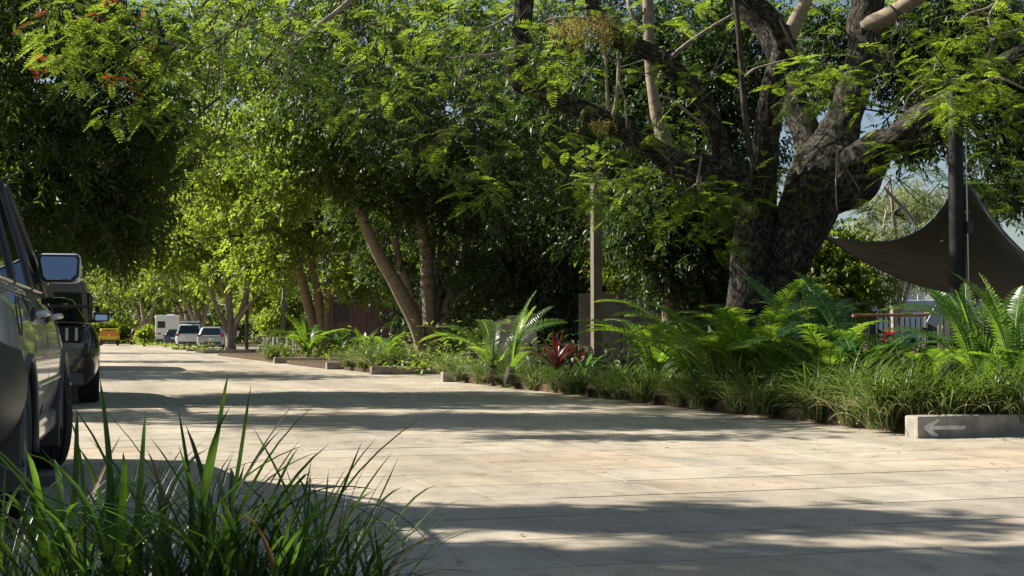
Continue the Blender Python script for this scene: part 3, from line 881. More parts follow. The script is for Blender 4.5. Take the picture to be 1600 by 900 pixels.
# ================================================================== OTHER TREES
def tree(name, label, base, stems, blobs, leafm, seed, barkm='bark_pale', group=None, nseg=12, extra=None, **kw):
    """stems in photo directions at real depths; blobs of the crown"""
    root = empty(name, base)
    tag(root, label, 'tree', group)
    for i, st in enumerate(stems):
        limb_px('trunk' if i == 0 else 'limb', root, M[barkm], st, nseg=nseg, step=.2, rough=.12, rfreq=1.5)
    ends = [W(*st[-2][:3]) for st in stems]
    rgb = np.random.default_rng(seed + 900)
    for b in blobs:
        c = Vector(b[0])
        e = min(ends, key=lambda q: (q - c).length)
        for q in range(4):
            t_ = c + Vector(rgb.normal(size=3) * np.array(b[1]) * .6)
            d = e - t_
            far_ = min(d.length, 1.0 + .02 * c.y)
            b0 = t_ + d.normalized() * far_ + Vector((0, 0, -.1))
            mid = b0 * .5 + t_ * .5 + Vector(rgb.normal(size=3) * .12 * far_)
            r0 = max(.010, .0009 * c.y)
            tube_obj('branch', [b0, mid, t_], [r0, r0 * .7, r0 * .3], M['bark_dark'], root, 5, .4)
    crown('crown', root, M[leafm], seed, blobs, **kw)
    if extra:
        for (m2, s2, b2, k2) in extra:
            crown('crown', root, M[m2], s2, b2, **k2)
    settle(root)
    return root


def gx(px, D):
    return (px - 800) / F_PX * D


def base_of(px, D):
    return (gx(px, D), D, 0)


D2 = 40
tree('multi_stemmed_tree', 'tree with five smooth brown stems fanning up behind a long kerb', base_of(668, D2), [
    [(664, 585, D2, 30), (661, 545, D2, 24), (649, 507, D2 - .2, 23), (633, 471, D2 - .4, 24), (613, 434, D2 - .7, 22), (590, 395, D2 - 1, 19), (570, 350, D2 - 1.3, 16), (545, 290, D2 - 1.6, 15), (520, 200, D2 - 2, 10)],
    [(674, 585, D2, 26), (673, 540, D2, 20), (670, 490, D2, 21), (668, 440, D2, 22), (666, 400, D2, 20), (657, 340, D2, 17), (647, 275, D2, 13), (650, 180, D2, 9), (660, 80, D2, 6)],
    [(682, 585, D2 + .2, 24), (682, 540, D2 + .2, 18), (690, 503, D2 + .3, 19), (703, 465, D2 + .4, 18), (717, 418, D2 + .6, 15), (735, 360, D2 + .8, 12), (770, 270, D2 + 1, 8)],
    [(655, 540, D2 + .4, 16), (648, 490, D2 + .5, 15), (636, 444, D2 + .6, 14), (622, 400, D2 + .7, 12), (612, 340, D2 + .8, 9), (600, 250, D2 + 1, 6)],
    [(679, 540, D2 + .3, 14), (681, 480, D2 + .3, 13), (683, 422, D2 + .4, 11), (690, 340, D2 + .5, 9), (700, 250, D2 + .6, 6)],
], [B(560, 240, 38.4, 2.4, 2.5, 1.5, 60), B(780, 270, 41, 2.5, 2.5, 1.9, 70), B(640, 320, 40.5, 2.2, 2, 1.2, 45),
    B(860, 170, 42, 2.5, 2.5, 2.2, 50), B(740, 385, 42, 1.7, 1.6, .8, 30), B(830, 370, 41, 1.6, 1.6, 1.2, 30), B(620, 410, 41.5, 1.2, 1, .5, 12)],
    'leaf_deep', 31, clump_r=.42, twigs=30, k=9, L=.11, Wd=.06, droop=.4, lmax=.30, shell=.33,
    extra=[('leaf_mid', 34, [B(700, 130, 41, 3, 3, 2.2, 70), B(520, 90, 40, 3, 3, 2, 70), B(450, 235, 37.5, 1.8, 2, 1.7, 45), B(700, 0, 41, 4, 3, 1.6, 60), B(560, 170, 37.8, 2.2, 2, 1.2, 30), B(480, -60, 40, 4, 3, 1.4, 50)], dict(clump_r=.44, twigs=28, k=8, L=.13, Wd=.07, droop=.4, lmax=.32, shell=.33))])  # upper crown in a lighter leaf: sunlight on the top put into its colour

D3 = 52
tree('forked_tree', 'tree with three orange brown stems beside the brown shelter', base_of(500, D3), [
    [(500, 555, D3, 22), (492, 515, D3, 16), (484, 487, D3, 15), (476, 455, D3 - .2, 15), (467, 418, D3 - .5, 13), (458, 370, D3 - .8, 10), (440, 290, D3 - 1, 7)],
    [(504, 555, D3, 22), (503, 511, D3, 17), (499, 478, D3, 15), (495, 450, D3, 13), (487, 411, D3, 11), (487, 350, D3, 9), (500, 260, D3, 6)],
    [(510, 555, D3, 20), (511, 516, D3, 17), (513, 478, D3, 16), (518, 456, D3 - .1, 12), (533, 441, D3 - .3, 9), (553, 420, D3 - .6, 8), (575, 390, D3 - 1, 5)],
], [B(470, 345, 52, 3, 3, 1.5, 50), B(585, 430, 50, 1.5, 1.5, .9, 26), B(420, 240, 54, 3.4, 3, 2.6, 70), B(330, 180, 53, 3.2, 3, 3, 60), B(540, 330, 51, 2.2, 2, 1.4, 36), B(420, 400, 51, 2, 2, .8, 24), B(380, 60, 53, 3.5, 3, 2.4, 50), B(345, 320, 54, 1.6, 1.6, 1.4, 26)],
    'leaf_light', 32, barkm='bark_sunlit', clump_r=.62, twigs=24, k=7, L=.16, Wd=.09, droop=.3, shell=.36)

D4 = 76
tree('pale_tree', 'pale grey tree with many thin forked stems behind the silver hatchback', base_of(358, D4), [
    [(360, 552, D4, 22), (360, 530, D4, 15), (359, 500, D4, 12), (357, 460, D4, 11), (358, 430, D4, 9), (362, 380, D4, 6)],
    [(358, 540, D4, 10), (354, 515, D4, 9), (344, 492, D4 - .4, 7), (334, 470, D4 - .8, 6), (325, 440, D4 - 1, 4)],
    [(363, 535, D4, 10), (368, 508, D4, 9), (380, 476, D4, 8), (388, 436, D4, 6), (394, 400, D4, 4)],
    [(367, 515, D4, 6), (376, 494, D4 - .5, 6), (394, 472, D4 - 1, 5), (412, 448, D4 - 1.4, 3.5), (425, 420, D4 - 1.6, 3)],
    [(358, 475, D4, 8), (351, 455, D4, 7), (342, 433, D4, 6), (335, 400, D4, 4)],
], [B(345, 385, 76, 4.2, 4, 1.6, 60), B(270, 350, 75, 3.5, 3.5, 2.2, 60), B(405, 360, 77, 3, 3, 2, 36), B(300, 270, 77, 4.5, 4, 3, 60), B(262, 392, 74, 2.5, 2.5, 1.2, 36), B(420, 425, 80, 2.2, 2, 1.4, 26), B(330, 430, 79, 2, 2, .8, 16)],
    'leaf_light', 33, clump_r=.95, twigs=22, k=7, L=.20, Wd=.11, droop=.25)

D5 = 112
for i, (px, D, lab, sd) in enumerate(((312, 100, 'dark trunked far tree behind the white wagon', 41), (296, 122, 'dark trunked far tree just right of the white camper', 42), (228, 150, 'pale green far tree left of the white camper', 43))):
    s = 2200 / D
    tree('far_tree', lab, base_of(px, D), [
        [(px, 545 - 6, D, .6 * s), (px - 3, 500, D, .5 * s), (px - 8, 470, D, .35 * s), (px - 16, 430, D, .2 * s)],
        [(px, 520, D, .4 * s), (px + 10, 485, D, .3 * s), (px + 18, 450, D, .2 * s)],
        [(px - 2, 515, D, .3 * s), (px - 14, 490, D - 1, .25 * s), (px - 26, 462, D - 2, .16 * s)],
    ], [B(px - 10, 400, D, 5, 5, 2.4, 60), B(px + 25, 425, D + 2, 3.5, 4, 1.6, 40), B(px - 40, 425, D - 3, 4, 4, 1.5, 46), B(px, 330, D, 6, 5, 3, 50)],
        'leaf_light' if i == 2 else 'leaf_mid', sd, barkm='bark_pale', group='far trees along the street', nseg=8, clump_r=1.2, twigs=20, k=6, L=.28, Wd=.15)

# dark drooping tree on the left
tree('drooping_tree', 'dense dark drooping tree above the parked cars on the left', (-8.6, 19.5, 0), [
    [(-150, 560, 19.5, 60), (-140, 430, 19.5, 52), (-120, 300, 19.6, 46), (-60, 160, 19.8, 36), (0, 60, 20, 26), (60, -40, 20, 16)],
    [(-110, 280, 19.6, 32), (-40, 250, 20.4, 26), (40, 235, 21.2, 20), (120, 250, 21.8, 14), (200, 300, 22, 8)],
    [(-120, 290, 19.6, 30), (-220, 200, 18.5, 24), (-330, 100, 17, 16)],
], [B(20, 120, 20, 1.5, 1.8, 1.2, 43), B(50, 250, 20.5, 1.3, 1.6, .9, 40), B(150, 260, 21.5, 1.2, 1.5, .8, 40), B(170, 320, 22, .8, 1.2, .5, 24), B(90, 335, 21, 1.2, 1.5, .45, 28), B(215, 190, 22.5, .8, 1.4, .7, 20),
    B(-20, 330, 19.5, 1.0, 1.2, .7, 21), B(170, 80, 21.5, 1.8, 1.6, .8, 24), B(110, 20, 21.5, 2.2, 2, .7, 28), B(20, 20, 20, 1.6, 1.6, .8, 21), B(195, 380, 22, .3, .4, .2, 6)],
    'leaf_deep', 51, barkm='bark_dark', clump_r=.36, twigs=24, k=8, L=.15, Wd=.045, droop=.45, lmax=.4,
    extra=[('leaf_dark', 52, [((-7.6, 16.6, 6.3), (3.0, 1.2, .9), 160), ((-10.5, 16.8, 4.6), (2.2, 1.2, .8), 50), ((-6.4, 19.6, 8.3), (2.6, 1.1, .7), 26), ((-3.6, 21.2, 8.2), (2.4, 1.2, .7), 22)], dict(clump_r=.6, twigs=16, k=8, L=.19, Wd=.06, droop=.5))])

# street trees on the left, out of frame, whose shade crosses the paving
for i, (x, y, blobs, lab) in enumerate((
        (-7.8, 7.7, [((-7.0, 7.45, 6.5), (2.6, .35, .5), 46), ((-7.4, 8.85, 6.5), (1.7, .16, .25), 40), ((-4.4, 7.1, 7.0), (1.8, .4, .5), 40), ((-8.7, 5.75, 6.7), (1.7, .75, .7), 12), ((-12, 5.5, 6.5), (2, 2, 1.2), 20)], 'street tree left of the silver car, its shade on the near paving'),
        (-16, 33, [((-14, 32.5, 6), (4, 2.4, 2), 60), ((-18, 33, 6), (4, 3, 2), 40), ((-13, 35, 4), (2.5, 2, 1.2), 30)], 'street tree on the left beyond the black coupe'),
        (-24, 52, [((-23, 51, 6.5), (5, 3, 2.4), 70), ((-28, 53, 6), (4, 4, 2), 40)], 'street tree on the left beside the grey bus'),
        (-33, 78, [((-31, 77, 7), (6, 4, 2.8), 70)], 'tall street tree on the left before the yellow truck'))):
    root = empty('street_tree', (x, y, 0))
    tag(root, lab, 'tree', 'street trees on the left verge')
    h = blobs[0][0][2]
    tube_obj('trunk', [(x, y, -.1), (x + .1, y, h * .35), (x - .05, y + .1, h * .65), (x + .5, y, h)], [.28, .22, .18, .09], M['bark_dark'], root, 12, .2, .12, 2)
    for b in blobs[:4]:
        tube_obj('limb', [(x, y + .05, h * .55), tuple(np.array([x, y, h * .55]) * .4 + np.array(b[0]) * .6 + np.array([0, 0, .3])), b[0]], [.12, .08, .03], M['bark_dark'], root, 8, .25, .1, 2)
    crown('crown', root, M['leaf_mid'], 60 + i, blobs, clump_r=.33 if i == 0 else .9, twigs=14 if i == 0 else 22, k=8, L=.15 if i == 0 else .2, Wd=.07 if i == 0 else .1, droop=.4)
    settle(root)

# dark tree behind the timber post
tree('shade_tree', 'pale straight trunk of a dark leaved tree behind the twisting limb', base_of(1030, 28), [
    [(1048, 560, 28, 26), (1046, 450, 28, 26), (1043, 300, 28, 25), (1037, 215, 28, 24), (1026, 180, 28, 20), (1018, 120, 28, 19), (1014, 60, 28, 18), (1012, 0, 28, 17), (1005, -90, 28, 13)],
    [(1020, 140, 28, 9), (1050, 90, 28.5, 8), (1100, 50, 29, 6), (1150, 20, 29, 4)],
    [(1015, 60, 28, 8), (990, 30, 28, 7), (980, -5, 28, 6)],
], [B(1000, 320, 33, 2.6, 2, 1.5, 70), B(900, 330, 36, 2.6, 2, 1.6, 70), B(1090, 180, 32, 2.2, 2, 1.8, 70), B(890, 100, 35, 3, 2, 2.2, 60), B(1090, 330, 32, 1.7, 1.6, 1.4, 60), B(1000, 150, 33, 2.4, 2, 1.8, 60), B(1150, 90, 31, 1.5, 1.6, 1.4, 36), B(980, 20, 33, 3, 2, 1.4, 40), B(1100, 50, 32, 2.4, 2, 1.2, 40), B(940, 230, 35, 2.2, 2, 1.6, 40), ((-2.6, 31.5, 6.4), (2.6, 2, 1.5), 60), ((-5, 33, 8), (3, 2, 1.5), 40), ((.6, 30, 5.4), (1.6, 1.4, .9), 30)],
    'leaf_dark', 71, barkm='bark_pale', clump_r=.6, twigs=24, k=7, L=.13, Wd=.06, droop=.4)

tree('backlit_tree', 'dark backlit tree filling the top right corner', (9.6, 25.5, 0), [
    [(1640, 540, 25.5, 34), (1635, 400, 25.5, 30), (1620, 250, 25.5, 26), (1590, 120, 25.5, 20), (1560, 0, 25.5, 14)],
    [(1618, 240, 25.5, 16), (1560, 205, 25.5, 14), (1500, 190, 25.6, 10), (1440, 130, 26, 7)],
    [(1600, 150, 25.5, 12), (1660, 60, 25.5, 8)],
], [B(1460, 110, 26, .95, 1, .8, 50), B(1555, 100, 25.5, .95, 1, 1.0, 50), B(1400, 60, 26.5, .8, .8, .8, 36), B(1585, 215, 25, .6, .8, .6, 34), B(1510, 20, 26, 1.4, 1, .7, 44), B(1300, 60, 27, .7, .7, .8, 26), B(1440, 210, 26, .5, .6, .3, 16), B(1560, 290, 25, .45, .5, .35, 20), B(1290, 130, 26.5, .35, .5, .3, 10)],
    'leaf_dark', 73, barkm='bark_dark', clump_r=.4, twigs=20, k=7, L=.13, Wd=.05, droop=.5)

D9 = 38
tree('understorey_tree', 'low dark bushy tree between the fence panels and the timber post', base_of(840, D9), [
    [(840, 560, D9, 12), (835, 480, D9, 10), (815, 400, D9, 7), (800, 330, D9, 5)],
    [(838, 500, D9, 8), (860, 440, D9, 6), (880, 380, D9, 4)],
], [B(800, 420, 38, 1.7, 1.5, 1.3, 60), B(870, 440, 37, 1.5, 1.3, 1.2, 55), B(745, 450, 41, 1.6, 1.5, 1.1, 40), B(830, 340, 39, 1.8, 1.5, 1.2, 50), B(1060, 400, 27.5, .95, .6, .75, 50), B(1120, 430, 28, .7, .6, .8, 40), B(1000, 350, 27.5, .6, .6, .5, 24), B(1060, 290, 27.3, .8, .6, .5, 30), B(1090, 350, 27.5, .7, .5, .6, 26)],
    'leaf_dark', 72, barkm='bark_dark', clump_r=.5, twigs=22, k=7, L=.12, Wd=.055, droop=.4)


def shrub(name, label, px, D, blobs, leafm, seed, cat='shrub', group=None, **kw):
    x = gx(px, D)
    root = empty(name, (x, D, 0))
    tag(root, label, cat, group)
    b0 = blobs[0]
    for k in range(3):
        e = np.array(b0[0]) + (np.random.default_rng(seed + k).normal(size=3) * np.array(b0[1]) * .4)
        tube_obj('stem', [(x + (k - 1) * .06, D, 0), (x * .5 + e[0] * .5 + (k - 1) * .1, D * .5 + e[1] * .5, e[2] * .5), tuple(e)], [.05, .035, .012], M['bark_dark'], root, 6, .2)
    crown('foliage', root, M[leafm], seed, blobs, **kw)
    settle(root)
    return root


KW = dict(clump_r=.35, twigs=20, k=7, L=.10, Wd=.055, droop=.25, lmax=.28)
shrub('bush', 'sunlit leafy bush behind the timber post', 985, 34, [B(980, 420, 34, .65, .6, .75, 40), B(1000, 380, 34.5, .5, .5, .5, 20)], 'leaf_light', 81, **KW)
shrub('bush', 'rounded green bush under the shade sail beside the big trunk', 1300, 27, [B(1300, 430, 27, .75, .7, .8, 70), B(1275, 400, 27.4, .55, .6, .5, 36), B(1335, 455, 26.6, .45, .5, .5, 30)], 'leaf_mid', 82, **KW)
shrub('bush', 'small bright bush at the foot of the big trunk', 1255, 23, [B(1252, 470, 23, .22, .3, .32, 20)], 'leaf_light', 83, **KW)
shrub('bush', 'leafy bush above the white picket posts', 430, 82, [B(425, 500, 82, .9, .9, .6, 40), B(455, 470, 83, 1.1, 1, 1.1, 40), B(405, 470, 84, 1.2, 1, 1.2, 40)], 'leaf_light', 84, clump_r=.5, twigs=20, k=7, L=.16, Wd=.09)
shrub('bush', 'yellow green bush beside the far white camper', 226, 128, [B(226, 522, 128, .3, .4, .55, 16)], 'leaf_light', 85, clump_r=.4, twigs=20, k=6, L=.3, Wd=.12)
for i, (px, py, D, rx, rz, lab) in enumerate(((188, 520, 172, 2.0, .6, 'low far hedge right of the yellow truck'), (160, 512, 150, .7, .3, 'bright shrub behind the black coupe mirror'), (205, 465, 185, 6, 4, 'tall far shrubbery above the dark red car'), (178, 430, 180, 6, 5, 'tall far shrubbery beside the turquoise panel'))):
    shrub('hedge', lab, px, D, [B(px, py, D, rx, 2, rz, 50)], 'leaf_light', 90 + i, clump_r=.8, twigs=20, k=6, L=.3, Wd=.15)

# gum trees and far shore on the right
DG = 62
for i, (px, D, st, bl, lab, sd) in enumerate((
        (1395, 62, [[(1400, 545, 62, 13), (1396, 480, 62, 11), (1385, 440, 62, 9), (1375, 400, 62, 6), (1385, 330, 62, 4)], [(1398, 500, 62, 8), (1408, 450, 62, 8), (1404, 400, 62, 7), (1395, 330, 62, 5), (1390, 270, 62, 3)], [(1402, 505, 62, 7), (1416, 460, 62, 6), (1424, 420, 62, 5), (1432, 340, 62, 3)],
              [(1440, 365, 40, 6), (1420, 335, 40, 6), (1395, 308, 40, 5), (1378, 290, 40, 4)]],
         [B(1400, 380, 62, 1.3, 1.2, .9, 36), B(1350, 360, 63, 1.0, 1, .8, 26), B(1440, 320, 62, 1.4, 1.2, 1.2, 40), B(1390, 310, 64, 1.2, 1.2, 1.0, 28), B(1330, 380, 63, .8, 1, .6, 18), B(1445, 420, 62, 1.0, 1, .8, 22), B(1380, 440, 62, .8, .8, .5, 12)], 'airy olive gum tree seen below the shade sail', 101),
        (1520, 90, [[(1520, 545, 90, 8), (1524, 480, 90, 7), (1530, 420, 90, 5)]], [B(1480, 430, 90, 3, 2, 1.2, 26), B(1560, 430, 92, 3, 2, 1.2, 26)], 'pale far gum tree behind the white post', 102))):
    tree('gum_tree', lab, base_of(px, D), st, bl, 'leaf_gum', sd, barkm='bark_gum', nseg=8, clump_r=.55, twigs=16, k=7, L=.17, Wd=.04, droop=.8)

# far wood closing the view on the left and centre
blobs = []
rg2 = np.random.default_rng(77)
for px in range(-260, 1180, 60):
    for D in (190, 235):
        for py in (500, 430, 350, 270):
            if rg2.random() < (.8 if py > 300 else .55):
                blobs.append(B(px + rg2.uniform(-30, 30), py + rg2.uniform(-20, 20), D + rg2.uniform(-12, 12), 7.5, 6, 5.8, 20))
Vv, Ff = crown_arrays(rg2, blobs, 1.9, 13, 5, .66, .38, .3, .45, 1.2)
tag(link('far_wood', npmesh('far_wood', Vv, Ff), M['leaf_mid']), 'mass of far green trees closing the street', 'wood', kind='stuff')
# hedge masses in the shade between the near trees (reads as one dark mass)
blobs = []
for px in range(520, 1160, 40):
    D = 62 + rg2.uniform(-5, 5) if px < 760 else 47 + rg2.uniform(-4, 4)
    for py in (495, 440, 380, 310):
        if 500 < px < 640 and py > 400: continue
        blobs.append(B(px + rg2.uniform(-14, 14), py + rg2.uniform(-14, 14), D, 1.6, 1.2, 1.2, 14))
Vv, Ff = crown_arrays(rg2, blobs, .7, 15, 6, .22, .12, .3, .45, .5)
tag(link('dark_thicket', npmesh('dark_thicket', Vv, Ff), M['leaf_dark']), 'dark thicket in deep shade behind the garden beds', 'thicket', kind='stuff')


# ================================================================== FERNS, BROMELIAD, BORDER GRASS
def frond_arrays(L, e0, e1, npair, pl, pw, seed, twist=.0, fold=.35):
    """frond growing in the local XZ plane from the origin"""
    rg = np.random.default_rng(seed)
    m = npair + 6
    t = np.linspace(0, 1, m)
    el = np.radians(e0 + (e1 - e0) * t ** 1.25)
    ds = L / (m - 1)
    x = np.concatenate([[0], np.cumsum(np.cos(el[:-1]) * ds)]); z = np.concatenate([[0], np.cumsum(np.sin(el[:-1]) * ds)])
    y = twist * L * t ** 2
    C = np.stack([x, y, z], 1)
    T = unit(np.gradient(C, axis=0))
    S = unit(np.cross(T, np.tile([0, 0, 1.], (m, 1)) + T * 0 + np.stack([-np.sin(el), 0 * el, np.cos(el)], 1) * 2))
    Nn = np.cross(S, T)
    parts = []
    for i in range(4, m):
        f = (i - 4) / (m - 5)
        prof = (math.sin(math.pi * (0.13 + .84 * f)) ** .6) * (1 if f < .97 else .6)
        for sg in (-1, 1):
            d = S[i] * sg * (1.0) + T[i] * (.25 + .5 * f) + Nn[i] * fold + rg.normal(size=3) * .05
            p = C[i]
            l = pl * prof * rg.uniform(.92, 1.08)
            dd = d / np.linalg.norm(d)
            sd = np.cross(dd, Nn[i]); sd /= np.linalg.norm(sd)
            w = pw * .5
            tip = p + dd * l - np.array([0, 0, l * .22])
            mid = p + dd * l * .5
            V = np.array([p - sd * w * .7, p + sd * w * .7, mid + sd * w, tip, mid - sd * w])
            F = np.array([[0, 1, 2], [0, 2, 4], [4, 2, 3]])
            parts.append((V, F))
    V, F = join(parts)
    return V, F, C


frond_lib = {}


def frond(kind):
    """two meshes: leaflets and stalk"""
    if kind not in frond_lib:
        L, e0, e1, n, pl, pw, sd, tw_ = kind
        V, F, C = frond_arrays(L, e0, e1, n, pl, pw, sd, tw_)
        a = npmesh('frond', V, F)
        Vt, Ft, U = tube_arrays([Vector(c) for c in C[::4]] + [Vector(C[-1])], [.011 * (1 - .8 * i / (len(C[::4]))) for i in range(len(C[::4]) + 1)], 5, .2)
        s = npmesh('stalk', Vt, Ft, True, U); s.materials.append(M['frond_stalk'])
        frond_lib[kind] = (a, s)
    return frond_lib[kind]


mat_cache = {}


def fern(label, px, D, specs, mat, z=.12, cat='fern', name='fern'):
    """specs: (azimuth deg (0 = right, 90 = away), kind index, scale, roll)"""
    root = empty(name, (gx(px, D), D, z + .2))
    tag(root, label, cat)
    tube_obj('crown_base', [(0, 0, -.22), (0, 0, .06)], [.1, .06], M['bark_dark'], root, 8, .1, .2, 8)
    for az, ki, s, roll in specs:
        a, st = frond(KINDS[ki])
        key = (KINDS[ki], mat)
        if key not in mat_cache:
            c = a.copy(); c.materials.clear(); c.materials.append(M[mat]); mat_cache[key] = c
        o = link('frond', mat_cache[key], None, root)
        s = s * (1.3 if D < 30 else 1.0)
        o.rotation_euler = (R_(roll), 0, R_(az)); o.scale = (s, s, s)
        o.location = (math.cos(R_(az)) * .05, math.sin(R_(az)) * .05, 0)
        q = link('stalk', st, None, o)
    return root


KINDS = [(1.30, 74, -12, 36, .185, .025, 1, .05), (1.35, 62, -32, 38, .19, .025, 2, -.06), (1.15, 84, 30, 33, .165, .024, 3, .03), (1.25, 52, -20, 36, .18, .025, 4, .08), (1.05, 88, 55, 31, .15, .023, 5, -.03)]


def fan(rg, n, a0, a1, kinds, smin=.8, smax=1.1, roll=18):
    return [(a0 + (a1 - a0) * (i + rg.uniform(.2, .8)) / n, int(rg.choice(kinds)), rg.uniform(smin, smax), rg.uniform(-roll, roll)) for i in range(n)]


rf = np.random.default_rng(3)
fern('bright green fern arching at the left end of the bed', 770, 24.2, [(175, 1, .85, 10), (150, 0, .8, -12), (205, 1, .75, 0), (20, 0, .95, 30), (100, 0, .9, 0), (-30, 3, .6, 0), (-120, 3, .6, 10), (60, 0, .95, -20)], 'frond')
fern('upright pale fern fronds left of the red bromeliad', 797, 23.0, [(10, 4, 1.0, 0), (-10, 4, .85, -20), (25, 2, .85, 15), (60, 2, .8, 0), (-60, 3, .5, 0)], 'frond')
fern('large arching fern in front of the big trunk', 1168, 16.6, fan(rf, 9, 100, 280, [0, 1, 3], .8, 1.05) + fan(rf, 8, -80, 100, [0, 1, 2], .75, 1.0) + [(-100, 3, .8, 0), (-70, 3, .75, 5)], 'frond')
fern('fern with long low fronds reaching left of the trunk', 1085, 18.3, fan(rf, 7, 110, 250, [1, 3, 0], .85, 1.1) + fan(rf, 6, -60, 90, [0, 1], .7, .95), 'frond')
fern('dark blue green fern just right of the big trunk', 1262, 16.9, fan(rf, 8, 20, 180, [0, 1, 2], .85, 1.1) + fan(rf, 6, 190, 340, [1, 3], .75, .95), 'frond_blue')
fern('fern with drooping fronds left of the red flowers', 1335, 15.6, fan(rf, 8, 60, 230, [0, 1, 2], .85, 1.05) + fan(rf, 5, 250, 400, [1, 3], .7, .9), 'frond_blue')
fern('fern with one bright curved frond before the railing', 1432, 14.9, fan(rf, 6, 20, 180, [1, 3], .5, .68) + fan(rf, 4, 190, 330, [1, 3], .5, .65) + [(175, 0, .72, 35)], 'frond')
fern('tall upright fern in front of the dark steel pole', 1530, 14.0, fan(rf, 8, 40, 200, [2, 0, 4, 1], .68, .88) + fan(rf, 5, 210, 390, [1, 3], .5, .7), 'frond')
fern('tall fern at the right edge of the picture', 1590, 13.4, fan(rf, 8, 30, 190, [2, 4, 0], .75, .95) + fan(rf, 5, 200, 380, [3, 1], .5, .7), 'frond')
fern('arching fern left of the big trunk behind the long fronds', 1020, 19.4, fan(rf, 10, 0, 360, [0, 1], .7, .9), 'frond')
fern('bright arching fern low in front of the big trunk', 1120, 16.9, fan(rf, 7, 90, 280, [1, 3, 0], .75, .95) + fan(rf, 4, -60, 90, [1, 0], .65, .85), 'frond')
fern('bright fern between the trunk and the blue green fern', 1215, 16.1, fan(rf, 10, 0, 360, [1, 0, 3], .7, .9), 'frond')
fern('low bright fern left of the red flowers', 1300, 15.3, fan(rf, 10, 0, 360, [1, 3, 0], .65, .85), 'frond')
fern('small fern between the two tall ferns under the sail', 1550, 15.2, fan(rf, 9, 0, 360, [0, 1, 2], .7, .9), 'frond_blue')
fern('broad fern beneath the orange brown forked tree', 482, 47.5, fan(rf, 9, 0, 180, [0, 2, 1], 1.3, 1.7) + fan(rf, 6, 190, 350, [1, 3], 1.1, 1.4), 'frond')
fern('dark fern between the forked tree and the brown shelter', 528, 48, fan(rf, 10, 0, 360, [0, 1, 3], .9, 1.2), 'frond_blue')
fern('fern behind the multi stemmed tree at its right', 715, 37, fan(rf, 10, 0, 360, [0, 1], .9, 1.2), 'frond')
fern('low fern left of the multi stemmed tree', 600, 43, fan(rf, 9, 0, 360, [0, 1, 3], .8, 1.0), 'frond')
fern('small yellow green fern near the brown shelter', 572, 45.5, fan(rf, 9, 0, 360, [2, 4, 0], .7, .9), 'frond')


def blade_curve(L, e0, e1, az, n=7, bend=0.0):
    t = np.linspace(0, 1, n)
    el = np.radians(e0 + (e1 - e0) * t ** 1.4)
    ds = L / (n - 1)
    r = np.concatenate([[0], np.cumsum(np.cos(el[:-1]) * ds)]); z = np.concatenate([[0], np.cumsum(np.sin(el[:-1]) * ds)])
    a = az + bend * t ** 2
    return np.stack([r * np.cos(a), r * np.sin(a), z], 1)


def blade_arrays(C, w, keel=.25):
    """strap leaf along curve C, V shaped, tapering to a point"""
    n = len(C)
    T = unit(np.gradient(C, axis=0))
    S = np.cross(T, [0, 0, 1.0]); S = unit(S + 1e-6)
    Nn = np.cross(S, T)
    t = np.linspace(0, 1, n)[:, None]
    wd = w * (.55 + .45 * np.minimum(1, t * 4)) * np.sqrt(np.maximum(0.0, 1 - t ** 2.6)) + .0004
    V = np.concatenate([C - S * wd * .5 + Nn * wd * keel, C, C + S * wd * .5 + Nn * wd * keel], 0)
    i = np.arange(n - 1)
    q = np.concatenate([np.stack([i, i + n, i + n + 1, i + 1], 1), np.stack([i + n, i + 2 * n, i + 2 * n + 1, i + n + 1], 1)])
    F = np.concatenate([q[:, [0, 1, 2]], q[:, [0, 2, 3]]])
    return V, F


def tuft_mesh(seed, n, Lm, w, lean=(.0, .0), dry=False, e_lo=30):
    rg = np.random.default_rng(seed)
    parts = []
    for i in range(n):
        az = rg.uniform(0, 2 * math.pi)
        L = Lm * rg.uniform(.6, 1.15)
        e0 = rg.uniform(50, 88) if not dry else rg.uniform(45, 80)
        e1 = e0 - rg.uniform(50, 120)
        C = blade_curve(L, e0, max(e1, -75), az, 6, rg.uniform(-.3, .3))
        rr = .16 * math.sqrt(rg.random())
        a2 = rg.uniform(0, 2 * math.pi)
        C = C + np.array([rr * math.cos(a2), rr * math.sin(a2), 0])
        parts.append(blade_arrays(C, w * rg.uniform(.7, 1.2)))
    V, F = join(parts)
    return npmesh('tuft', V, F, True)


tuft_green = [tuft_mesh(200 + i, 150, .74, .0155) for i in range(6)]
tuft_dry = [tuft_mesh(220 + i, 85, .60, .0115, dry=True) for i in range(4)]
for m in tuft_green: m.materials.append(M['grass'])
for m in tuft_dry: m.materials.append(M['grass_dry'])
rt = np.random.default_rng(9)


def tuft(label, x, y, s, dry=1.0, z=.10, group='border grass tufts along the garden bed'):
    root = empty('grass_tuft', (x, y, z), rt.uniform(0, 6.28))
    tag(root, label, 'grass', group)
    root.scale = (s, s, s * rt.uniform(.9, 1.1))
    o = link('blades', tuft_green[int(rt.integers(6))], None, root); o['kind'] = 'stuff'
    if rt.random() < dry:
        q = link('dry_blades', tuft_dry[int(rt.integers(4))], None, root); q['kind'] = 'stuff'
        q.scale = (.95, .95, .85)
    return root


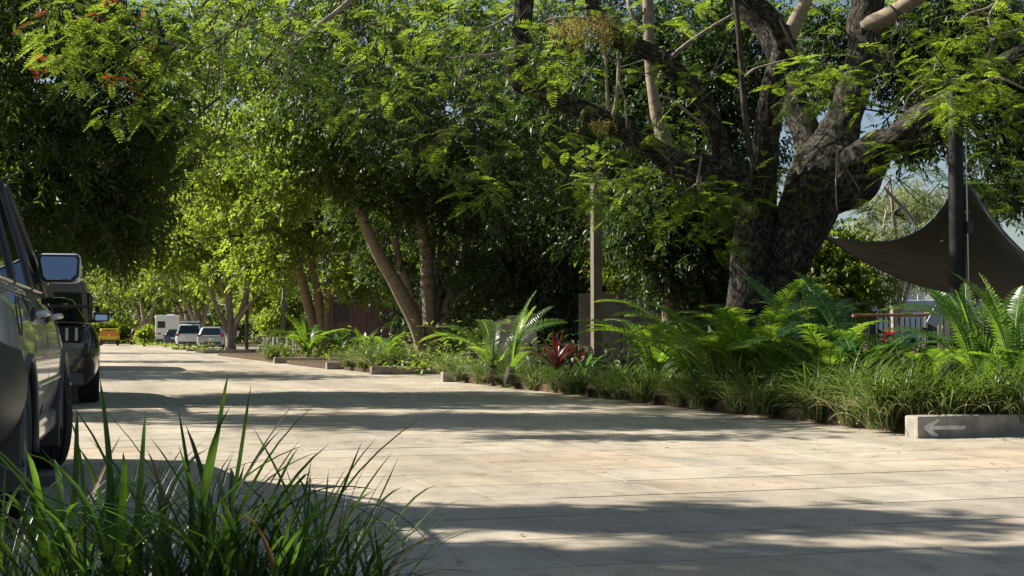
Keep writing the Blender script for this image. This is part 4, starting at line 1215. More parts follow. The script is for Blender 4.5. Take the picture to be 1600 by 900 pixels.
u = 11.1
k = 0
while u < 26.0:
    for row, (v, dz) in enumerate(((7.13, .04), (7.62, .10), (8.25, .10))):
        p = UV(u + rt.uniform(-.12, .12), v + rt.uniform(-.12, .12))
        s = (1.12 if u < 13 else .95 if u < 18 else .85) * rt.uniform(.75, 1.2) * (.88, .66, .48)[row]
        if row == 0:
            lab = 'grass tuft spilling onto the paving, %s from the arrow kerb' % ORD[k]; k += 1
        elif row == 1:
            lab = 'grass tuft in the second row of the fern bed, %s from the arrow kerb' % ORD[k - 1]
        else:
            lab = 'low grass tuft in the third row of the fern bed, %s from the arrow kerb' % ORD[k - 1]
        tuft(lab, p.x, p.y, s, 1.0 if row == 0 else .35, dz)
    u += rt.uniform(.66, .9) if u < 18 else rt.uniform(.7, .95)
for i, (px, D, s, lab) in enumerate(((1490, 12.55, 1.0, 'tall grass tuft leaning over the arrow kerb'), (1540, 12.6, .92, 'grass tuft behind the middle of the arrow kerb'), (1590, 12.5, .95, 'grass tuft behind the arrow kerb at the right edge'), (1440, 12.7, 1.05, 'largest pale edged grass tuft left of the arrow kerb'), (1400, 12.9, 1.0, 'full grass tuft one step left of the arrow kerb'),
                                  (590, 33.5, 1.2, 'grass tuft at the left end of the long shaded kerb'), (570, 34.5, 1.3, 'bushy grass tuft hiding the dark kerb end'), (625, 33.6, .9, 'low grass tuft under the leaning brown stem'), (650, 33.8, .8, 'low grass tuft at the foot of the stems'), (425, 47, 1.3, 'pale grass tuft left of the far broad fern'), (545, 36, 1.1, 'small grass tuft near the bright pebbles'), (700, 27.5, 1.0, 'grass tuft at the far left tip of the fern bed'))):
    tuft(lab, gx(px, D), D, s, .8)
    
# low broad leaved ground cover, far beds
def cover(name, label, pts, mat, seed, L=.16, Wd=.08, n=60, cat='ground cover'):
    rg = np.random.default_rng(seed)
    parts = []
    for (px, D, r, h) in pts:
        c = np.array([gx(px, D), D, .12])
        P = c + rg.normal(size=(n, 3)) * np.array([r, r, 0]) + np.abs(rg.normal(size=(n, 1))) * np.array([[0, 0, h]])
        d = rg.normal(size=(n, 3)) * [1, 1, .5] + [0, 0, .2]
        parts.append(leaves(P, d, np.tile([0, 0, 1.], (n, 1)) + rg.normal(size=(n, 3)) * .4, L * rg.uniform(.7, 1.3, n), Wd * rg.uniform(.7, 1.3, n)))
    V, F = join(parts)
    return tag(link(name, npmesh(name, V, F), M[mat]), label, cat, kind='stuff')


cover('ground_cover', 'low leafy plants filling the far beds', [(520, 47.5, .5, .4), (545, 47, .5, .3), (500, 46.8, .5, .3), (580, 44, .6, .35), (610, 44, .7, .3), (640, 43, .6, .3), (700, 37, .7, .4), (680, 33, .5, .15), (650, 32.8, .5, .12), (450, 47, .4, .3), (440, 48, .4, .4), (740, 30, .8, .4), (720, 33, .6, .5), (690, 39, .6, .5)], 'leaf_mid', 301, n=120)
cover('ground_cover', 'low green plants between the far parked cars', [(242, 126, .5, .1), (262, 110, .6, .1), (287, 90, .6, .08), (316, 79, .4, .2), (190, 165, 2.0, .4), (180, 168, 2, .4), (226, 126, .6, .3), (272, 104, .7, .15)], 'leaf_light', 302, .16, .09, 110)
cover('ground_cover', 'shaded leafy plants deep in the fern bed', [(gxx, DD, .6, .3) for gxx, DD in ((900, 24), (960, 23.5), (1020, 22), (1060, 21), (1110, 20), (1200, 18.6), (1280, 18), (1360, 17.5), (1430, 17), (1500, 16.5), (1570, 16), (1620, 15.5), (1240, 21), (850, 26), (800, 27))], 'leaf_dark', 303, .18, .08, 130)

# red bromeliad: rosette of broad straps
def rosette(label, px, D, n, L, mat, seed, z=.12, name='bromeliad'):
    rg = np.random.default_rng(seed)
    root = empty(name, (gx(px, D), D, z))
    tag(root, label, 'plant')
    for i in range(n):
        az = i * 2.4 + rg.uniform(-.2, .2)
        e0 = 35 + 50 * (i / n) + rg.uniform(-8, 8)
        C = blade_curve(L * rg.uniform(.8, 1.15), e0, e0 - rg.uniform(15, 45), az, 7)
        V, F = blade_arrays(C, .075 * rg.uniform(.8, 1.15), .22)
        link('leaf', npmesh('leaf', V, F, True), M[mat], root)
    return root


rosette('dark red bromeliad with spiky strap leaves beside the timber post', 868, 22.0, 28, .60, 'bromeliad', 401, .34)
rosette('second dark red bromeliad partly behind the first', 900, 23.2, 16, .52, 'bromeliad', 402, .30)
rosette('small green rosette plant at the foot of the timber post', 912, 22.6, 14, .5, 'frond_blue', 403, .2, 'rosette_plant')
# cordyline-like red flowers by the railing
shrub('flowering_shrub', 'bright red flowers in front of the railing', 1388, 22, [B(1387, 528, 22, .10, .1, .13, 14)], 'red_flower', 404, cat='flowers', clump_r=.06, twigs=8, k=6, L=.045, Wd=.03, lmax=.05)

# ================================================================== STREET FURNITURE AND BUILDINGS ON THE RIGHT
# timber post
p = empty('timber_pole', (gx(932, 24), 24, 0), ROAD_ANG)
tag(p, 'square timber pole standing in the fern bed right of the bromeliads', 'pole')
box_obj('shaft', (0, 0, 1.72), (.16, .16, 3.5), M['timber_post'], p, .012, seg=2)
box_obj('base_plate', (0, 0, .13), (.30, .28, .05), M['steel_dark'], p, .006)
for z in (3.3,):
    box_obj('bracket', (0, 0, z), (.18, .18, .05), M['steel_dark'], p, .004)
# slim far poles
p = empty('timber_pole', (gx(386, 77), 77, 0))
tag(p, 'slim brown pole right of the pale forked tree', 'pole')
box_obj('shaft', (0, 0, 1.9), (.17, .17, 3.8), M['timber_post'], p, .01)
box_obj('cap', (0, 0, 3.82), (.21, .21, .06), M['steel_dark'], p, .01)
p = empty('lamp_pole', (gx(443, 58), 58, 0))
tag(p, 'grey lamp pole between the far fern and the picket posts', 'pole')
tube_obj('shaft', [(0, 0, 0), (0, 0, 2.2), (0, 0, 5.2)], [.085, .07, .055], M['grey_wall'], p, 12, .5)
tube_obj('conduit', [(-.075, -.05, .1), (-.075, -.05, 2.4)], [.02, .02], M['steel_dark'], p, 6, .5)
tube_obj('base_collar', [(0, 0, -.02), (0, 0, .22)], [.14, .12], M['steel_dark'], p, 12, .2)

# fence panels behind the bed
fp = empty('panel_fence', (gx(965, 30), 30, 0))
tag(fp, 'dull grey panel fence in the shade behind the timber pole', 'fence')
xs = [(-.83, .40, .02), (-.42, .50, .0), (.085, .62, .0), (.715, .60, .01), (1.325, .52, -.01)]
for i, (x, w, dy) in enumerate(xs):
    box_obj('panel', (x + w / 2, dy, .93), (w - .012, .05, 1.72 - .02 * (i % 2)), M['fence_panel'], fp, .006)
for x in (-.72, .05, .71, 1.86):
    box_obj('post', (x, .09, .88), (.07, .07, 1.8), M['timber_grey'], fp, .006)
# low grey wall
lw = empty('low_wall', (gx(800, 31), 31, 0))
tag(lw, 'low grey wall with sloping top behind the bright fern', 'wall')
prism('wall', [(-.45, 0, 0), (.55, 0, 0), (.55, 0, 1.34), (-.1, 0, 1.28), (-.45, 0, 1.18)], .2, (0, 1, 0), M['grey_wall'], lw, .01)
prism('coping', [(-.12, -.03, 1.28), (.57, -.03, 1.345), (.57, -.03, 1.385), (-.12, -.03, 1.32)], .26, (0, 1, 0), M['concrete'], lw)

# brown shelter
sh = empty('brown_shelter', (gx(570, 70), 70, 0))
tag(sh, 'dark brown flat walled shelter between the forked and the multi stemmed trees', 'building')
box_obj('wall', (0, 0, 1.3), (3.6, .2, 2.6), M['brown_wall'], sh, .01)
box_obj('fascia', (0, -.14, 2.66), (3.8, .12, .12), M['grey_wall'], sh, .01)
box_obj('roof', (0, 1.2, 2.78), (4.2, 3.2, .14), M['brown_dark'], sh, .02)
box_obj('side_wall', (-1.72, 1.3, 1.3), (.16, 2.4, 2.6), M['brown_wall'], sh, .01)
box_obj('post', (1.92, -.1, 1.3), (.26, .2, 2.64), M['grey_wall'], sh, .01)
box_obj('post', (-1.65, -.12, 1.3), (.22, .2, 2.6), M['timber_post'], sh, .01)
box_obj('dark_panel', (-1.05, -.115, 2.0), (.60, .03, .80), M['brown_dark'], sh, .004)
box_obj('notice', (1.32, -.115, 2.02), (.24, .02, .07), M['plate'], sh)
for x in (-.55, .1, .75):
    box_obj('joint_strip', (x, -.105, 1.3), (.025, .012, 2.58), M['brown_dark'], sh)

# picket posts
for i in range(12):
    px = 407 + i * 5.0 + (1.5 if i > 4 else 0)
    D = 72 - i * .55
    o = empty('picket_post', (gx(px, D), D, 0))
    tag(o, 'pale wooden picket post, %s of the row beside the far broad fern' % (('leftmost',) + tuple(q + ' from left' for q in ORD[1:11]) + ('rightmost',))[i], 'post', 'picket posts in a row')
    box_obj('shaft', (0, 0, .42), (.085, .085, .9), M['white_paint'] if i % 3 else M['timber_grey'], o, .008)
    box_obj('cap', (0, 0, .885), (.10, .10, .035), M['timber_grey'], o, .006)

# dark steel pole with cable, shade sail
DP = 17.2
sp = empty('steel_pole', (gx(1496, DP), DP, 0))
tag(sp, 'dark round steel pole holding up the shade sail', 'pole')
tube_obj('shaft', [(0, 0, 0), (0, 0, 2), (0, 0, 3.9)], [.095, .092, .09], M['steel_black'], sp, 20, .5)
tube_obj('base_flange', [(0, 0, .1), (0, 0, .16)], [.2, .19], M['steel_dark'], sp, 20, .1)
tube_obj('cable', [(.115, -.06, .4), (.118, -.06, 1.8), (.105, -.05, 3.4)], [.009, .009, .009], M['white_paint'], sp, 6, .4)
box_obj('junction_box', (.15, -.03, 2.2), (.09, .09, .16), M['steel_dark'], sp, .01)
tube_obj('eye_bracket', [(.06, .02, 2.92), (.14, .03, 2.95), (.2, .05, 2.9)], [.02, .018, .014], M['steel_dark'], sp, 8, .05)
tube_obj('turnbuckle', [(.1, 0, 2.45), (.26, .02, 2.42)], [.02, .015], M['steel_dark'], sp, 8, .05)

top = [(1235, 352, 21.6), (1285, 366, 20.8), (1340, 378, 19.9), (1400, 375, 19.0), (1440, 357, 18.4), (1470, 328, 17.9), (1492, 296, 17.5), (1506, 284, 17.3), (1522, 300, 17.2), (1548, 338, 17.1), (1600, 395, 17), (1680, 462, 17)]
bot = [(1235, 354, 21.6), (1285, 370, 21.4), (1330, 397, 21.6), (1380, 424, 21.8), (1430, 444, 22), (1470, 455, 22), (1500, 462, 21.8), (1530, 466, 21.5), (1560, 471, 21), (1600, 478, 20.2), (1640, 483, 19), (1685, 470, 17.2)]
tp, _ = catmull([W(*t) for t in top], [0] * len(top), .25)
bp_, _ = catmull([W(*t) for t in bot], [0] * len(bot), .25)


def resample(P, n):
    P = np.array(P); d = np.concatenate([[0], np.cumsum(np.linalg.norm(np.diff(P, axis=0), axis=1))])
    s = np.linspace(0, d[-1], n)
    return np.stack([np.interp(s, d, P[:, k]) for k in range(3)], 1)


nu, nv = 60, 24
A, Bq = resample(tp, nu), resample(bp_, nu)
V = []
for j in range(nv + 1):
    f = j / nv
    row = A * (1 - f) + Bq * f
    sag = 4 * f * (1 - f)
    row = row + np.stack([np.zeros(nu), np.full(nu, .25) * sag * np.sin(np.linspace(0, math.pi, nu)), .10 * sag * np.sin(np.linspace(0, math.pi, nu)) + .012 * np.sin(np.linspace(0, 40, nu) + f * 5) * sag], 1)
    V.append(row)
V = np.vstack(V)
i, j = np.meshgrid(np.arange(nu - 1), np.arange(nv))
a = (j * nu + i).ravel()
me = npmesh('sail', V, np.stack([a, a + 1, a + nu + 1, a + nu], 1), True)
sl = empty('shade_sail', (W(1450, 430, 19).x, 19, 0))
tag(sl, 'grey brown fabric shade sail stretched from the dark steel pole', 'shade sail')
so = link('fabric', me, M['sail'], sl)
md = so.modifiers.new('solid', 'SOLIDIFY'); md.thickness = .006
for pts in (A, Bq):
    tube_obj('edge_hem', [Vector(q) for q in pts[::3]], [.012] * len(pts[::3]), M['sail'], sl, 6, .3)
# seams
for f in (.33, .66):
    P = [Vector(A[k] * (1 - f) + Bq[k] * f) + Vector((0, -.02 + .25 * 4 * f * (1 - f) * math.sin(math.pi * k / (nu - 1)), .1 * 4 * f * (1 - f) * math.sin(math.pi * k / (nu - 1)))) for k in range(2, nu - 2, 3)]
    tube_obj('seam', P, [.008] * len(P), M['sail'], sl, 5, .3)
settle(sl)

wp = empty('white_pole', (gx(1477, 26), 26, 0))
tag(wp, 'round white painted pole behind the tall fern', 'pole')
tube_obj('shaft', [(0, 0, 0), (0, 0, 1), (0, 0, 1.75)], [.125, .12, .115], M['white_paint'], wp, 18, .4)
tube_obj('cap', [(0, 0, 1.74), (0, 0, 1.80)], [.125, .10], M['concrete'], wp, 18, .1)

rl = empty('railing', (gx(1400, 25), 25, 0))
tag(rl, 'black balustrade with a brown timber handrail beyond the ferns', 'railing')
box_obj('handrail', (-.05, 0, 1.25), (1.45, .12, .05), M['rail_timber'], rl, .008)
box_obj('bottom_rail', (-.05, 0, .2), (1.4, .05, .05), M['steel_dark'], rl, .004)
for k in range(15):
    box_obj('baluster', (-.70 + k * .095, 0, .71), (.018, .018, 1.0), M['steel_dark'], rl)
for x in (-.42, .62):
    box_obj('post', (x, .01, .62), (.11, .09, 1.24), M['steel_dark'], rl, .006)
box_obj('handrail', (1.75, .5, 1.27), (2.2, .10, .05), M['steel_dark'], rl, .008)
for k in range(14):
    box_obj('baluster', (.85 + k * .15, .5, .72), (.018, .018, 1.04), M['steel_dark'], rl)
bb = empty('tilted_board', (gx(1462, 24.4), 24.4, 0))
tag(bb, 'tilted blue board on a stand beside the railing', 'board')
box_obj('board', (0, 0, 1.22), (.20, .03, .34), M['pale_blue'], bb, .006, rot=Matrix.Rotation(R_(28), 3, 'Y'))
box_obj('stand', (0, .03, .55), (.05, .04, 1.1), M['steel_dark'], bb)

# far bridge and pale building on the right
br = empty('far_bridge', (gx(1500, 190), 190, 0))
tag(br, 'long low blue grey bridge across the far right behind the gum trees', 'bridge')
sx = 190 / F_PX
box_obj('deck', (0, 0, 5.0), (62, 6, 1.5), M['pale_blue'], br, .1)
box_obj('parapet', (0, -3.1, 6.9), (62, .2, .35), M['pale_build'], br)
for k in range(32):
    box_obj('parapet_post', (-30.5 + k * 2, -3.1, 6.25), (.18, .18, 1.05), M['pale_build'], br)
for k in range(5):
    box_obj('pier', (-26 + k * 13, 0, 2.1), (1.6, 4, 4.3), M['concrete'], br, .1)
pb = empty('pale_building', (gx(1385, 230), 230, 0))
tag(pb, 'pale blue white building far behind the gum trees', 'building')
box_obj('wall', (0, 0, 4.9), (10, 8, 9.8), M['pale_build'], pb, .05)
box_obj('roof', (0, 0, 10.1), (11, 9, .6), M['pale_blue'], pb, .05)
for k in range(4):
    box_obj('window', (-3.5 + k * 2.3, -4.02, 8.3), (1.4, .08, 1.2), M['pale_blue'], pb)
    box_obj('window', (-3.5 + k * 2.3, -4.02, 5.5), (1.4, .08, 1.2), M['pale_blue'], pb)

# grey building and turquoise panel far left
gb = empty('grey_building', (gx(128, 165), 168, 0))
tag(gb, 'low grey building in the shade behind the parked cars', 'building')
box_obj('wall', (0, 0, 1.5), (5.0, 3, 3.0), M['grey_wall'], gb, .02)
box_obj('roof', (0, 0, 3.08), (5.4, 3.4, .16), M['brown_dark'], gb, .02)
box_obj('window', (1.2, -1.52, 1.7), (1.0, .06, .9), M['glass'], gb)
box_obj('window', (-.6, -1.52, 1.7), (1.0, .06, .9), M['glass'], gb)
tq = empty('turquoise_panel', (gx(173, 158), 158, 0))
tag(tq, 'upright turquoise sign panel beyond the black coupe', 'sign')
box_obj('panel', (0, 0, 2.25), (.68, .08, 1.6), M['turquoise'], tq, .01)
for s in (-.18, .18):
    box_obj('leg', (s, 0, .74), (.06, .06, 1.5), M['steel_dark'], tq)


# ================================================================== VEHICLES
def eval_mesh(o):
    dg = bpy.context.evaluated_depsgraph_get()
    me = bpy.data.meshes.new_from_object(o.evaluated_get(dg))
    return me


def half_ring(pts):
    """half section bottom centre -> top centre; mirrored closed ring"""
    r = list(pts)
    l = [(-x, z) for x, z in reversed(pts[1:-1])]
    return r + l


def loft(name, stations, mat, parent, sub=2, cut=None, smooth=True):
    bm = bmesh.new()
    rings = []
    for y, half in stations:
        rings.append([bm.verts.new((x, y, z)) for x, z in half_ring(half)])
    n = len(rings[0])
    for a, b in zip(rings[:-1], rings[1:]):
        for k in range(n):
            bm.faces.new((a[k], a[(k + 1) % n], b[(k + 1) % n], b[k]))
    bm.faces.new(rings[0]); bm.faces.new(list(reversed(rings[-1])))
    me = bmesh_mesh(name, bm, smooth)
    o = link(name, me, mat, None)
    if sub:
        m = o.modifiers.new('s', 'SUBSURF'); m.levels = sub; m.render_levels = sub
    cutters = []
    for (y, z, r, w) in (cut or []):
        b2 = bmesh.new()
        bmesh.ops.create_cone(b2, cap_ends=True, segments=40, radius1=r, radius2=r, depth=w, matrix=Matrix.Translation((0, y, z)) @ Matrix.Rotation(math.pi / 2, 4, 'Y'))
        c = link('cut', bmesh_mesh('cut', b2))
        cutters.append(c)
        m = o.modifiers.new('b', 'BOOLEAN'); m.object = c; m.operation = 'DIFFERENCE'; m.solver = 'EXACT'
    if sub or cutters:
        me2 = eval_mesh(o)
        o.modifiers.clear(); o.data = me2
        for p_ in me2.polygons: p_.use_smooth = smooth
        if cutters:
            me2.set_sharp_from_angle(angle=R_(40))
    for c in cutters:
        bpy.data.objects.remove(c)
    o.parent = parent
    return o


def sec(w, zb, zt, sh=None, top=.80, tuck=.86):
    zs = zt - .05 if sh is None else sh
    h = zs - zb
    return [(0, zb), (w * .78, zb), (w * tuck, zb + .02), (w * .965, zb + h * .22), (w, zb + h * .48), (w * .995, zb + h * .70), (w * .955, zb + h * .93), (w * .90, zs + (zt - zs) * .5), (w * top, zt), (0, zt + .015)]


def interp_table(T, y):
    for a, b in zip(T[:-1], T[1:]):
        if a[0] <= y <= b[0]:
            f = (y - a[0]) / (b[0] - a[0])
            return [p + (q - p) * f for p, q in zip(a[1:], b[1:])]
    return list((T[0] if y < T[0][0] else T[-1])[1:])


wheel_cache = {}


def wheel(parent, x, y, r, wd, side, steer=0.0, spokes=5, rim='rim'):
    key = (r, wd, spokes, rim)
    if key not in wheel_cache:
        # tyre: lathe about X
        prof = [(-.46, .66), (-.5, .80), (-.49, .92), (-.40, .985), (-.30, 1.0), (-.29, .975), (-.26, .975), (-.25, 1.0), (-.03, 1.0), (-.02, .97), (.02, .97), (.03, 1.0), (.25, 1.0), (.26, .975), (.29, .975), (.30, 1.0), (.40, .985), (.49, .92), (.5, .80), (.46, .66)]
        n = 40
        V = []; F = []
        for k in range(n):
            a = 2 * math.pi * k / n
            for (px_, pr) in prof:
                V.append((px_ * wd, math.cos(a) * pr * r, math.sin(a) * pr * r))
        m = len(prof)
        for k in range(n):
            for q in range(m - 1):
                k2 = (k + 1) % n
                F.append((k * m + q, k2 * m + q, k2 * m + q + 1, k * m + q + 1))
        ty = npmesh('tyre', np.array(V), np.array(F), True); ty.materials.append(M['tyre'])
        ty.set_sharp_from_angle(angle=R_(35))
        bm = bmesh.new()
        # rim barrel, dish, spokes, hub (outer side = +x)
        R0 = r * .67
        bmesh.ops.create_cone(bm, cap_ends=False, segments=32, radius1=R0, radius2=R0, depth=wd * .9, matrix=Matrix.Rotation(math.pi / 2, 4, 'Y'))
        bmesh.ops.create_cone(bm, cap_ends=True, segments=32, radius1=R0 * .98, radius2=R0 * .98, depth=.01, matrix=Matrix.Translation((wd * .02, 0, 0)) @ Matrix.Rotation(math.pi / 2, 4, 'Y'))
        for s in range(spokes):
            a = 2 * math.pi * s / spokes
            rt_ = Matrix.Rotation(a, 3, 'X')
            c = rt_ @ Vector((wd * .34, 0, R0 * .52))
            box(bm, c, (wd * .14, R0 * .22, R0 * .95), .008, rt_)
        bmesh.ops.create_cone(bm, cap_ends=True, segments=20, radius1=R0 * .24, radius2=R0 * .2, depth=wd * .2, matrix=Matrix.Translation((wd * .36, 0, 0)) @ Matrix.Rotation(math.pi / 2, 4, 'Y'))
        rm = bmesh_mesh('rim', bm); rm.materials.append(M[rim])
        wheel_cache[key] = (ty, rm)
    ty, rm = wheel_cache[key]
    e = empty('wheel', (x, y, r)); e.parent = parent
    e.rotation_euler = (0, 0, steer + (math.pi if side < 0 else 0))
    link('tyre', ty, None, e); link('rim', rm, None, e)
    return e


def car(name, label, loc, heading, P, paint, cat='car', group=None):
    root = empty(name, (loc[0], loc[1], 0), heading)
    tag(root, label, cat, group)
    hw = P['W'] / 2
    wr, tw_ = P['wr'], P.get('tw', .22)
    ax = P['axles']
    T = P['body']                      # (y, width factor, z bottom, z top)
    st = [(t[0], sec(hw * t[1], t[2], t[3], top=P.get('top', .80))) for t in T]
    cuts = [(ax[0], wr * .98, wr + .06, 3.0), (ax[1], wr * .98, wr + .06, 3.0)]
    body = loft('body', st, M[paint], root, 2, cuts)
    # dark inner well
    box_obj('underbody', (0, 0, P['clear'] + .22), (P['W'] - 2 * tw_ - .16, P['L'] * .86, .30), M['cladding'], root)
    # greenhouse
    g = P['cabin']                     # dict: zb, zt, base (y0,y1), roof (y0,y1), wb, wt
    N = 7
    st2 = []

    def gy(z):
        f = (z - g['zb']) / (g['zt'] - g['zb'])
        return g['base'][0] + (g['roof'][0] - g['base'][0]) * f, g['base'][1] + (g['roof'][1] - g['base'][1]) * f

    def gw(z):
        f = (z - g['zb']) / (g['zt'] - g['zb'])
        return g['wb'] + (g['wt'] - g['wb']) * f ** 1.15
    bm = bmesh.new()
    rings = []
    for i in range(N):
        f = i / (N - 1)
        z = g['zb'] - .06 + (g['zt'] - g['zb'] + .06) * f
        zz = max(z, g['zb'])
        y0, y1 = gy(zz); w = gw(zz)
        c = .16 * (1 if i < N - 1 else 1)
        ring = []
        for (cx, cy, a0) in ((w - c, y1 - c, 0), (-w + c, y1 - c, 90), (-w + c, y0 + c, 180), (w - c, y0 + c, 270)):
            for q in range(5):
                a = R_(a0 + q * 22.5)
                ring.append(bm.verts.new((cx + c * math.cos(a), cy + c * math.sin(a), z)))
        rings.append(ring)
    # rounded roof edge
    y0, y1 = gy(g['zt'])
    for (ins, dz) in ((.05, .03), (.14, .052), (.34, .065)):
        ring = []
        w = gw(g['zt']) - ins; yy0, yy1 = y0 + ins * 1.3, y1 - ins * 1.3
        c = .14
        for (cx, cy, a0) in ((w - c, yy1 - c, 0), (-w + c, yy1 - c, 90), (-w + c, yy0 + c, 180), (w - c, yy0 + c, 270)):
            for q in range(5):
                a = R_(a0 + q * 22.5)
                ring.append(bm.verts.new((cx + c * math.cos(a), cy + c * math.sin(a), g['zt'] + dz)))
        rings.append(ring)
    for a, b in zip(rings[:-1], rings[1:]):
        n = len(a)
        for k in range(n):
            bm.faces.new((a[k], a[(k + 1) % n], b[(k + 1) % n], b[k]))
    bm.faces.new(rings[-1])
    link('roof', bmesh_mesh('roof', bm, True), M[paint], root)
    # side windows
    za, zb_ = g['zb'] + .02, g['zt'] - .05
    for s in (-1, 1):
        for (a0, a1, b0, b1) in P['side_windows']:      # y at sill (rear,front), y at head (rear,front)
            rows = 5
            bm = bmesh.new()
            grid = []
            for q in range(rows + 1):
                f = q / rows
                z = za + (zb_ - za) * f
                x = (gw(z) + .006) * s
                grid.append([bm.verts.new((x, a0 + (b0 - a0) * f, z)), bm.verts.new((x, a1 + (b1 - a1) * f, z))])
            for q in range(rows):
                bm.faces.new((grid[q][0], grid[q][1], grid[q + 1][1], grid[q + 1][0]))
            bmesh.ops.recalc_face_normals(bm, faces=bm.faces)
            me_ = bpy.data.meshes.new('side_window'); bm.to_mesh(me_); bm.free()
            ow = link('side_window', me_, M['glass'], root)
            m_ = ow.modifiers.new('t', 'SOLIDIFY'); m_.thickness = .006; m_.offset = 0
    for nm, sgn in (('windscreen', 1), ('rear_window', -1)):
        bm = bmesh.new(); grid = []
        for q in range(5):
            f = q / 4
            z = g['zb'] + .03 + (g['zt'] - .04 - g['zb'] - .03) * f
            y0, y1 = gy(z); y = (y1 + .006) if sgn > 0 else (y0 - .006)
            w = gw(z) - .13
            grid.append([bm.verts.new((-w, y, z)), bm.verts.new((w, y, z))])
        for q in range(4):
            bm.faces.new((grid[q][0], grid[q][1], grid[q + 1][1], grid[q + 1][0]))
        ow = link(nm, bmesh_mesh(nm, bm), M['glass'], root)
        m_ = ow.modifiers.new('t', 'SOLIDIFY'); m_.thickness = .006; m_.offset = 0
    for s in (-1, 1):
        xw = s * (hw - tw_ / 2 - .015)
        wheel(root, xw, ax[0], wr, tw_, s, 0, P.get('spokes', 5))
        wheel(root, xw, ax[1], wr, tw_, s, P.get('steer', 0), P.get('spokes', 5))
    return root, gw, gy


def lamp(root, name, x, y, z, s, mat, bev=.02, rot=None):
    return box_obj(name, (x, y, z), s, M[mat], root, bev, rot, 2)


# ---- silver four wheel drive, near left
HS = R_(14.4)
SUV = dict(L=4.75, W=1.92, wr=.355, tw=.255, clear=.26, axles=(-1.38, 1.38), steer=R_(16), spokes=6, top=.84,
           body=[(-2.40, .80, .50, .92), (-2.34, .92, .40, 1.02), (-2.15, .975, .34, 1.10), (-1.8, .995, .30, 1.12), (-1.0, 1.0, .28, 1.12), (0, 1.0, .28, 1.11), (.8, 1.0, .28, 1.10), (1.1, 1.0, .28, 1.09), (1.6, .99, .30, 1.05), (2.0, .96, .33, 1.0), (2.25, .88, .38, .92), (2.36, .76, .44, .80)],
           cabin=dict(zb=1.12, zt=1.73, base=(-2.22, 1.05), roof=(-1.95, .18), wb=.845, wt=.675),
           side_windows=[(-2.0, -1.18, -1.80, -1.10), (-1.10, -.12, -1.02, -.16), (-.04, .84, -.08, .16)])
suv, sgw, sgy = car('silver_wagon', 'silver grey four wheel drive parked at the near left edge', (-3.56, 7.80), HS, SUV, 'paint_silver')
hwS = .96
# rear bumper and dark lower cladding
st = [(-2.47, sec(.84 * hwS, .40, .86)), (-2.40, sec(.94 * hwS, .36, .93)), (-2.2, sec(1.0 * hwS, .33, .95, top=.96)), (-1.9, sec(1.016 * hwS, .32, .95, top=.97)), (-1.72, sec(1.018 * hwS, .32, .95, top=.97)), (-1.64, sec(1.018 * hwS, .32, .95, top=.97))]
loft('rear_bumper', st, M['cladding'], suv, 2, [(-1.38, .35, .415, 3.0)])
for s in (-1, 1):
    # door sills, arch flares
    box_obj('sill_panel', (s * .90, 0, .36), (.08, 1.80, .12), M['paint_silver'], suv, .03, seg=2)
    for (ay) in (-1.38, 1.38):
        P = [Vector((s * (hwS * .985), ay + math.cos(a) * .425, .348 + math.sin(a) * .425)) for a in np.linspace(R_(-8), R_(188), 18)]
        tube_obj('arch_trim', P, [.026] * 18, M['cladding'], suv, 8, .08)
    # mud flaps
    box_obj('mud_flap', (s * .86, 1.38 - .47, .33), (.20, .02, .30), M['cladding'], suv, .006)
    box_obj('mud_flap', (s * .86, -1.38 - .47, .33), (.20, .02, .30), M['cladding'], suv, .006)
    # door handles
    for y in (-.86, .22):
        hx = s * (hwS * .985)
        tube_obj('door_handle', [(hx, y - .10, .985), (hx + s * .045, y - .07, .99), (hx + s * .048, y + .07, .99), (hx, y + .10, .985)], [.012, .016, .016, .012], M['paint_silver'], suv, 8, .03)
        box_obj('handle_recess', (s * (hwS * .972), y, .985), (.02, .17, .07), M['cladding'], suv, .008)
    # door seams follow the side of the body
    for y in (-.96, -.08, .98):
        P = []
        for z in np.linspace(.40, 1.08, 12):
            f = (z - .28) / (1.07 - .28)
            xx = hwS * np.interp(f, [0, .22, .48, .70, .93, 1.05], [.90, .957, .992, .987, .95, .90])
            P.append(Vector((s * (xx - .0005), y, z)))
        tube_obj('door_seam', P, [.005] * len(P), M['cladding'], suv, 5, .1)
    P = [Vector((s * (hwS * .99), y, .62)) for y in np.linspace(-.92, .92, 8)]
    tube_obj('side_moulding', P, [.018] * 8, M['paint_silver'], suv, 8, .2)
    # window frame strips
    for (y0, y1) in ((-2.0, -1.8), (-1.14, -1.06), (-.08, -.12), (.9, .2)):
        P = [Vector((s * (sgw(z) + .010), y0 + (y1 - y0) * (z - 1.14) / .6, z)) for z in np.linspace(1.13, 1.74, 5)]
        tube_obj('window_pillar', P, [.020 if y0 < .5 else .028] * 5, M['cladding'], suv, 8, .1)
    P = [Vector((s * (sgw(1.15) + .012), y, 1.142)) for y in np.linspace(-2.0, .95, 6)]
    tube_obj('sill_strip', P, [.012] * 6, M['chrome'] if s > 0 else M['chrome'], suv, 6, .3)
    P = [Vector((s * .60, y, 1.87)) for y in (-1.6, -.6, .3)]
    tube_obj('roof_rail', [Vector((s * .62, -1.7, 1.80)), Vector((s * .62, -1.6, 1.86)), Vector((s * .62, -.6, 1.88)), Vector((s * .62, .2, 1.86)), Vector((s * .62, .28, 1.80))], [.018] * 5, M['cladding'], suv, 8, .2)
    # tail lamps, head lamps
    lamp(suv, 'tail_lamp', s * .80, -2.27, 1.0, (.16, .16, .36), 'lamp_red', .04)
    lamp(suv, 'head_lamp', s * .66, 2.20, .84, (.34, .18, .14), 'lamp_clear', .04)
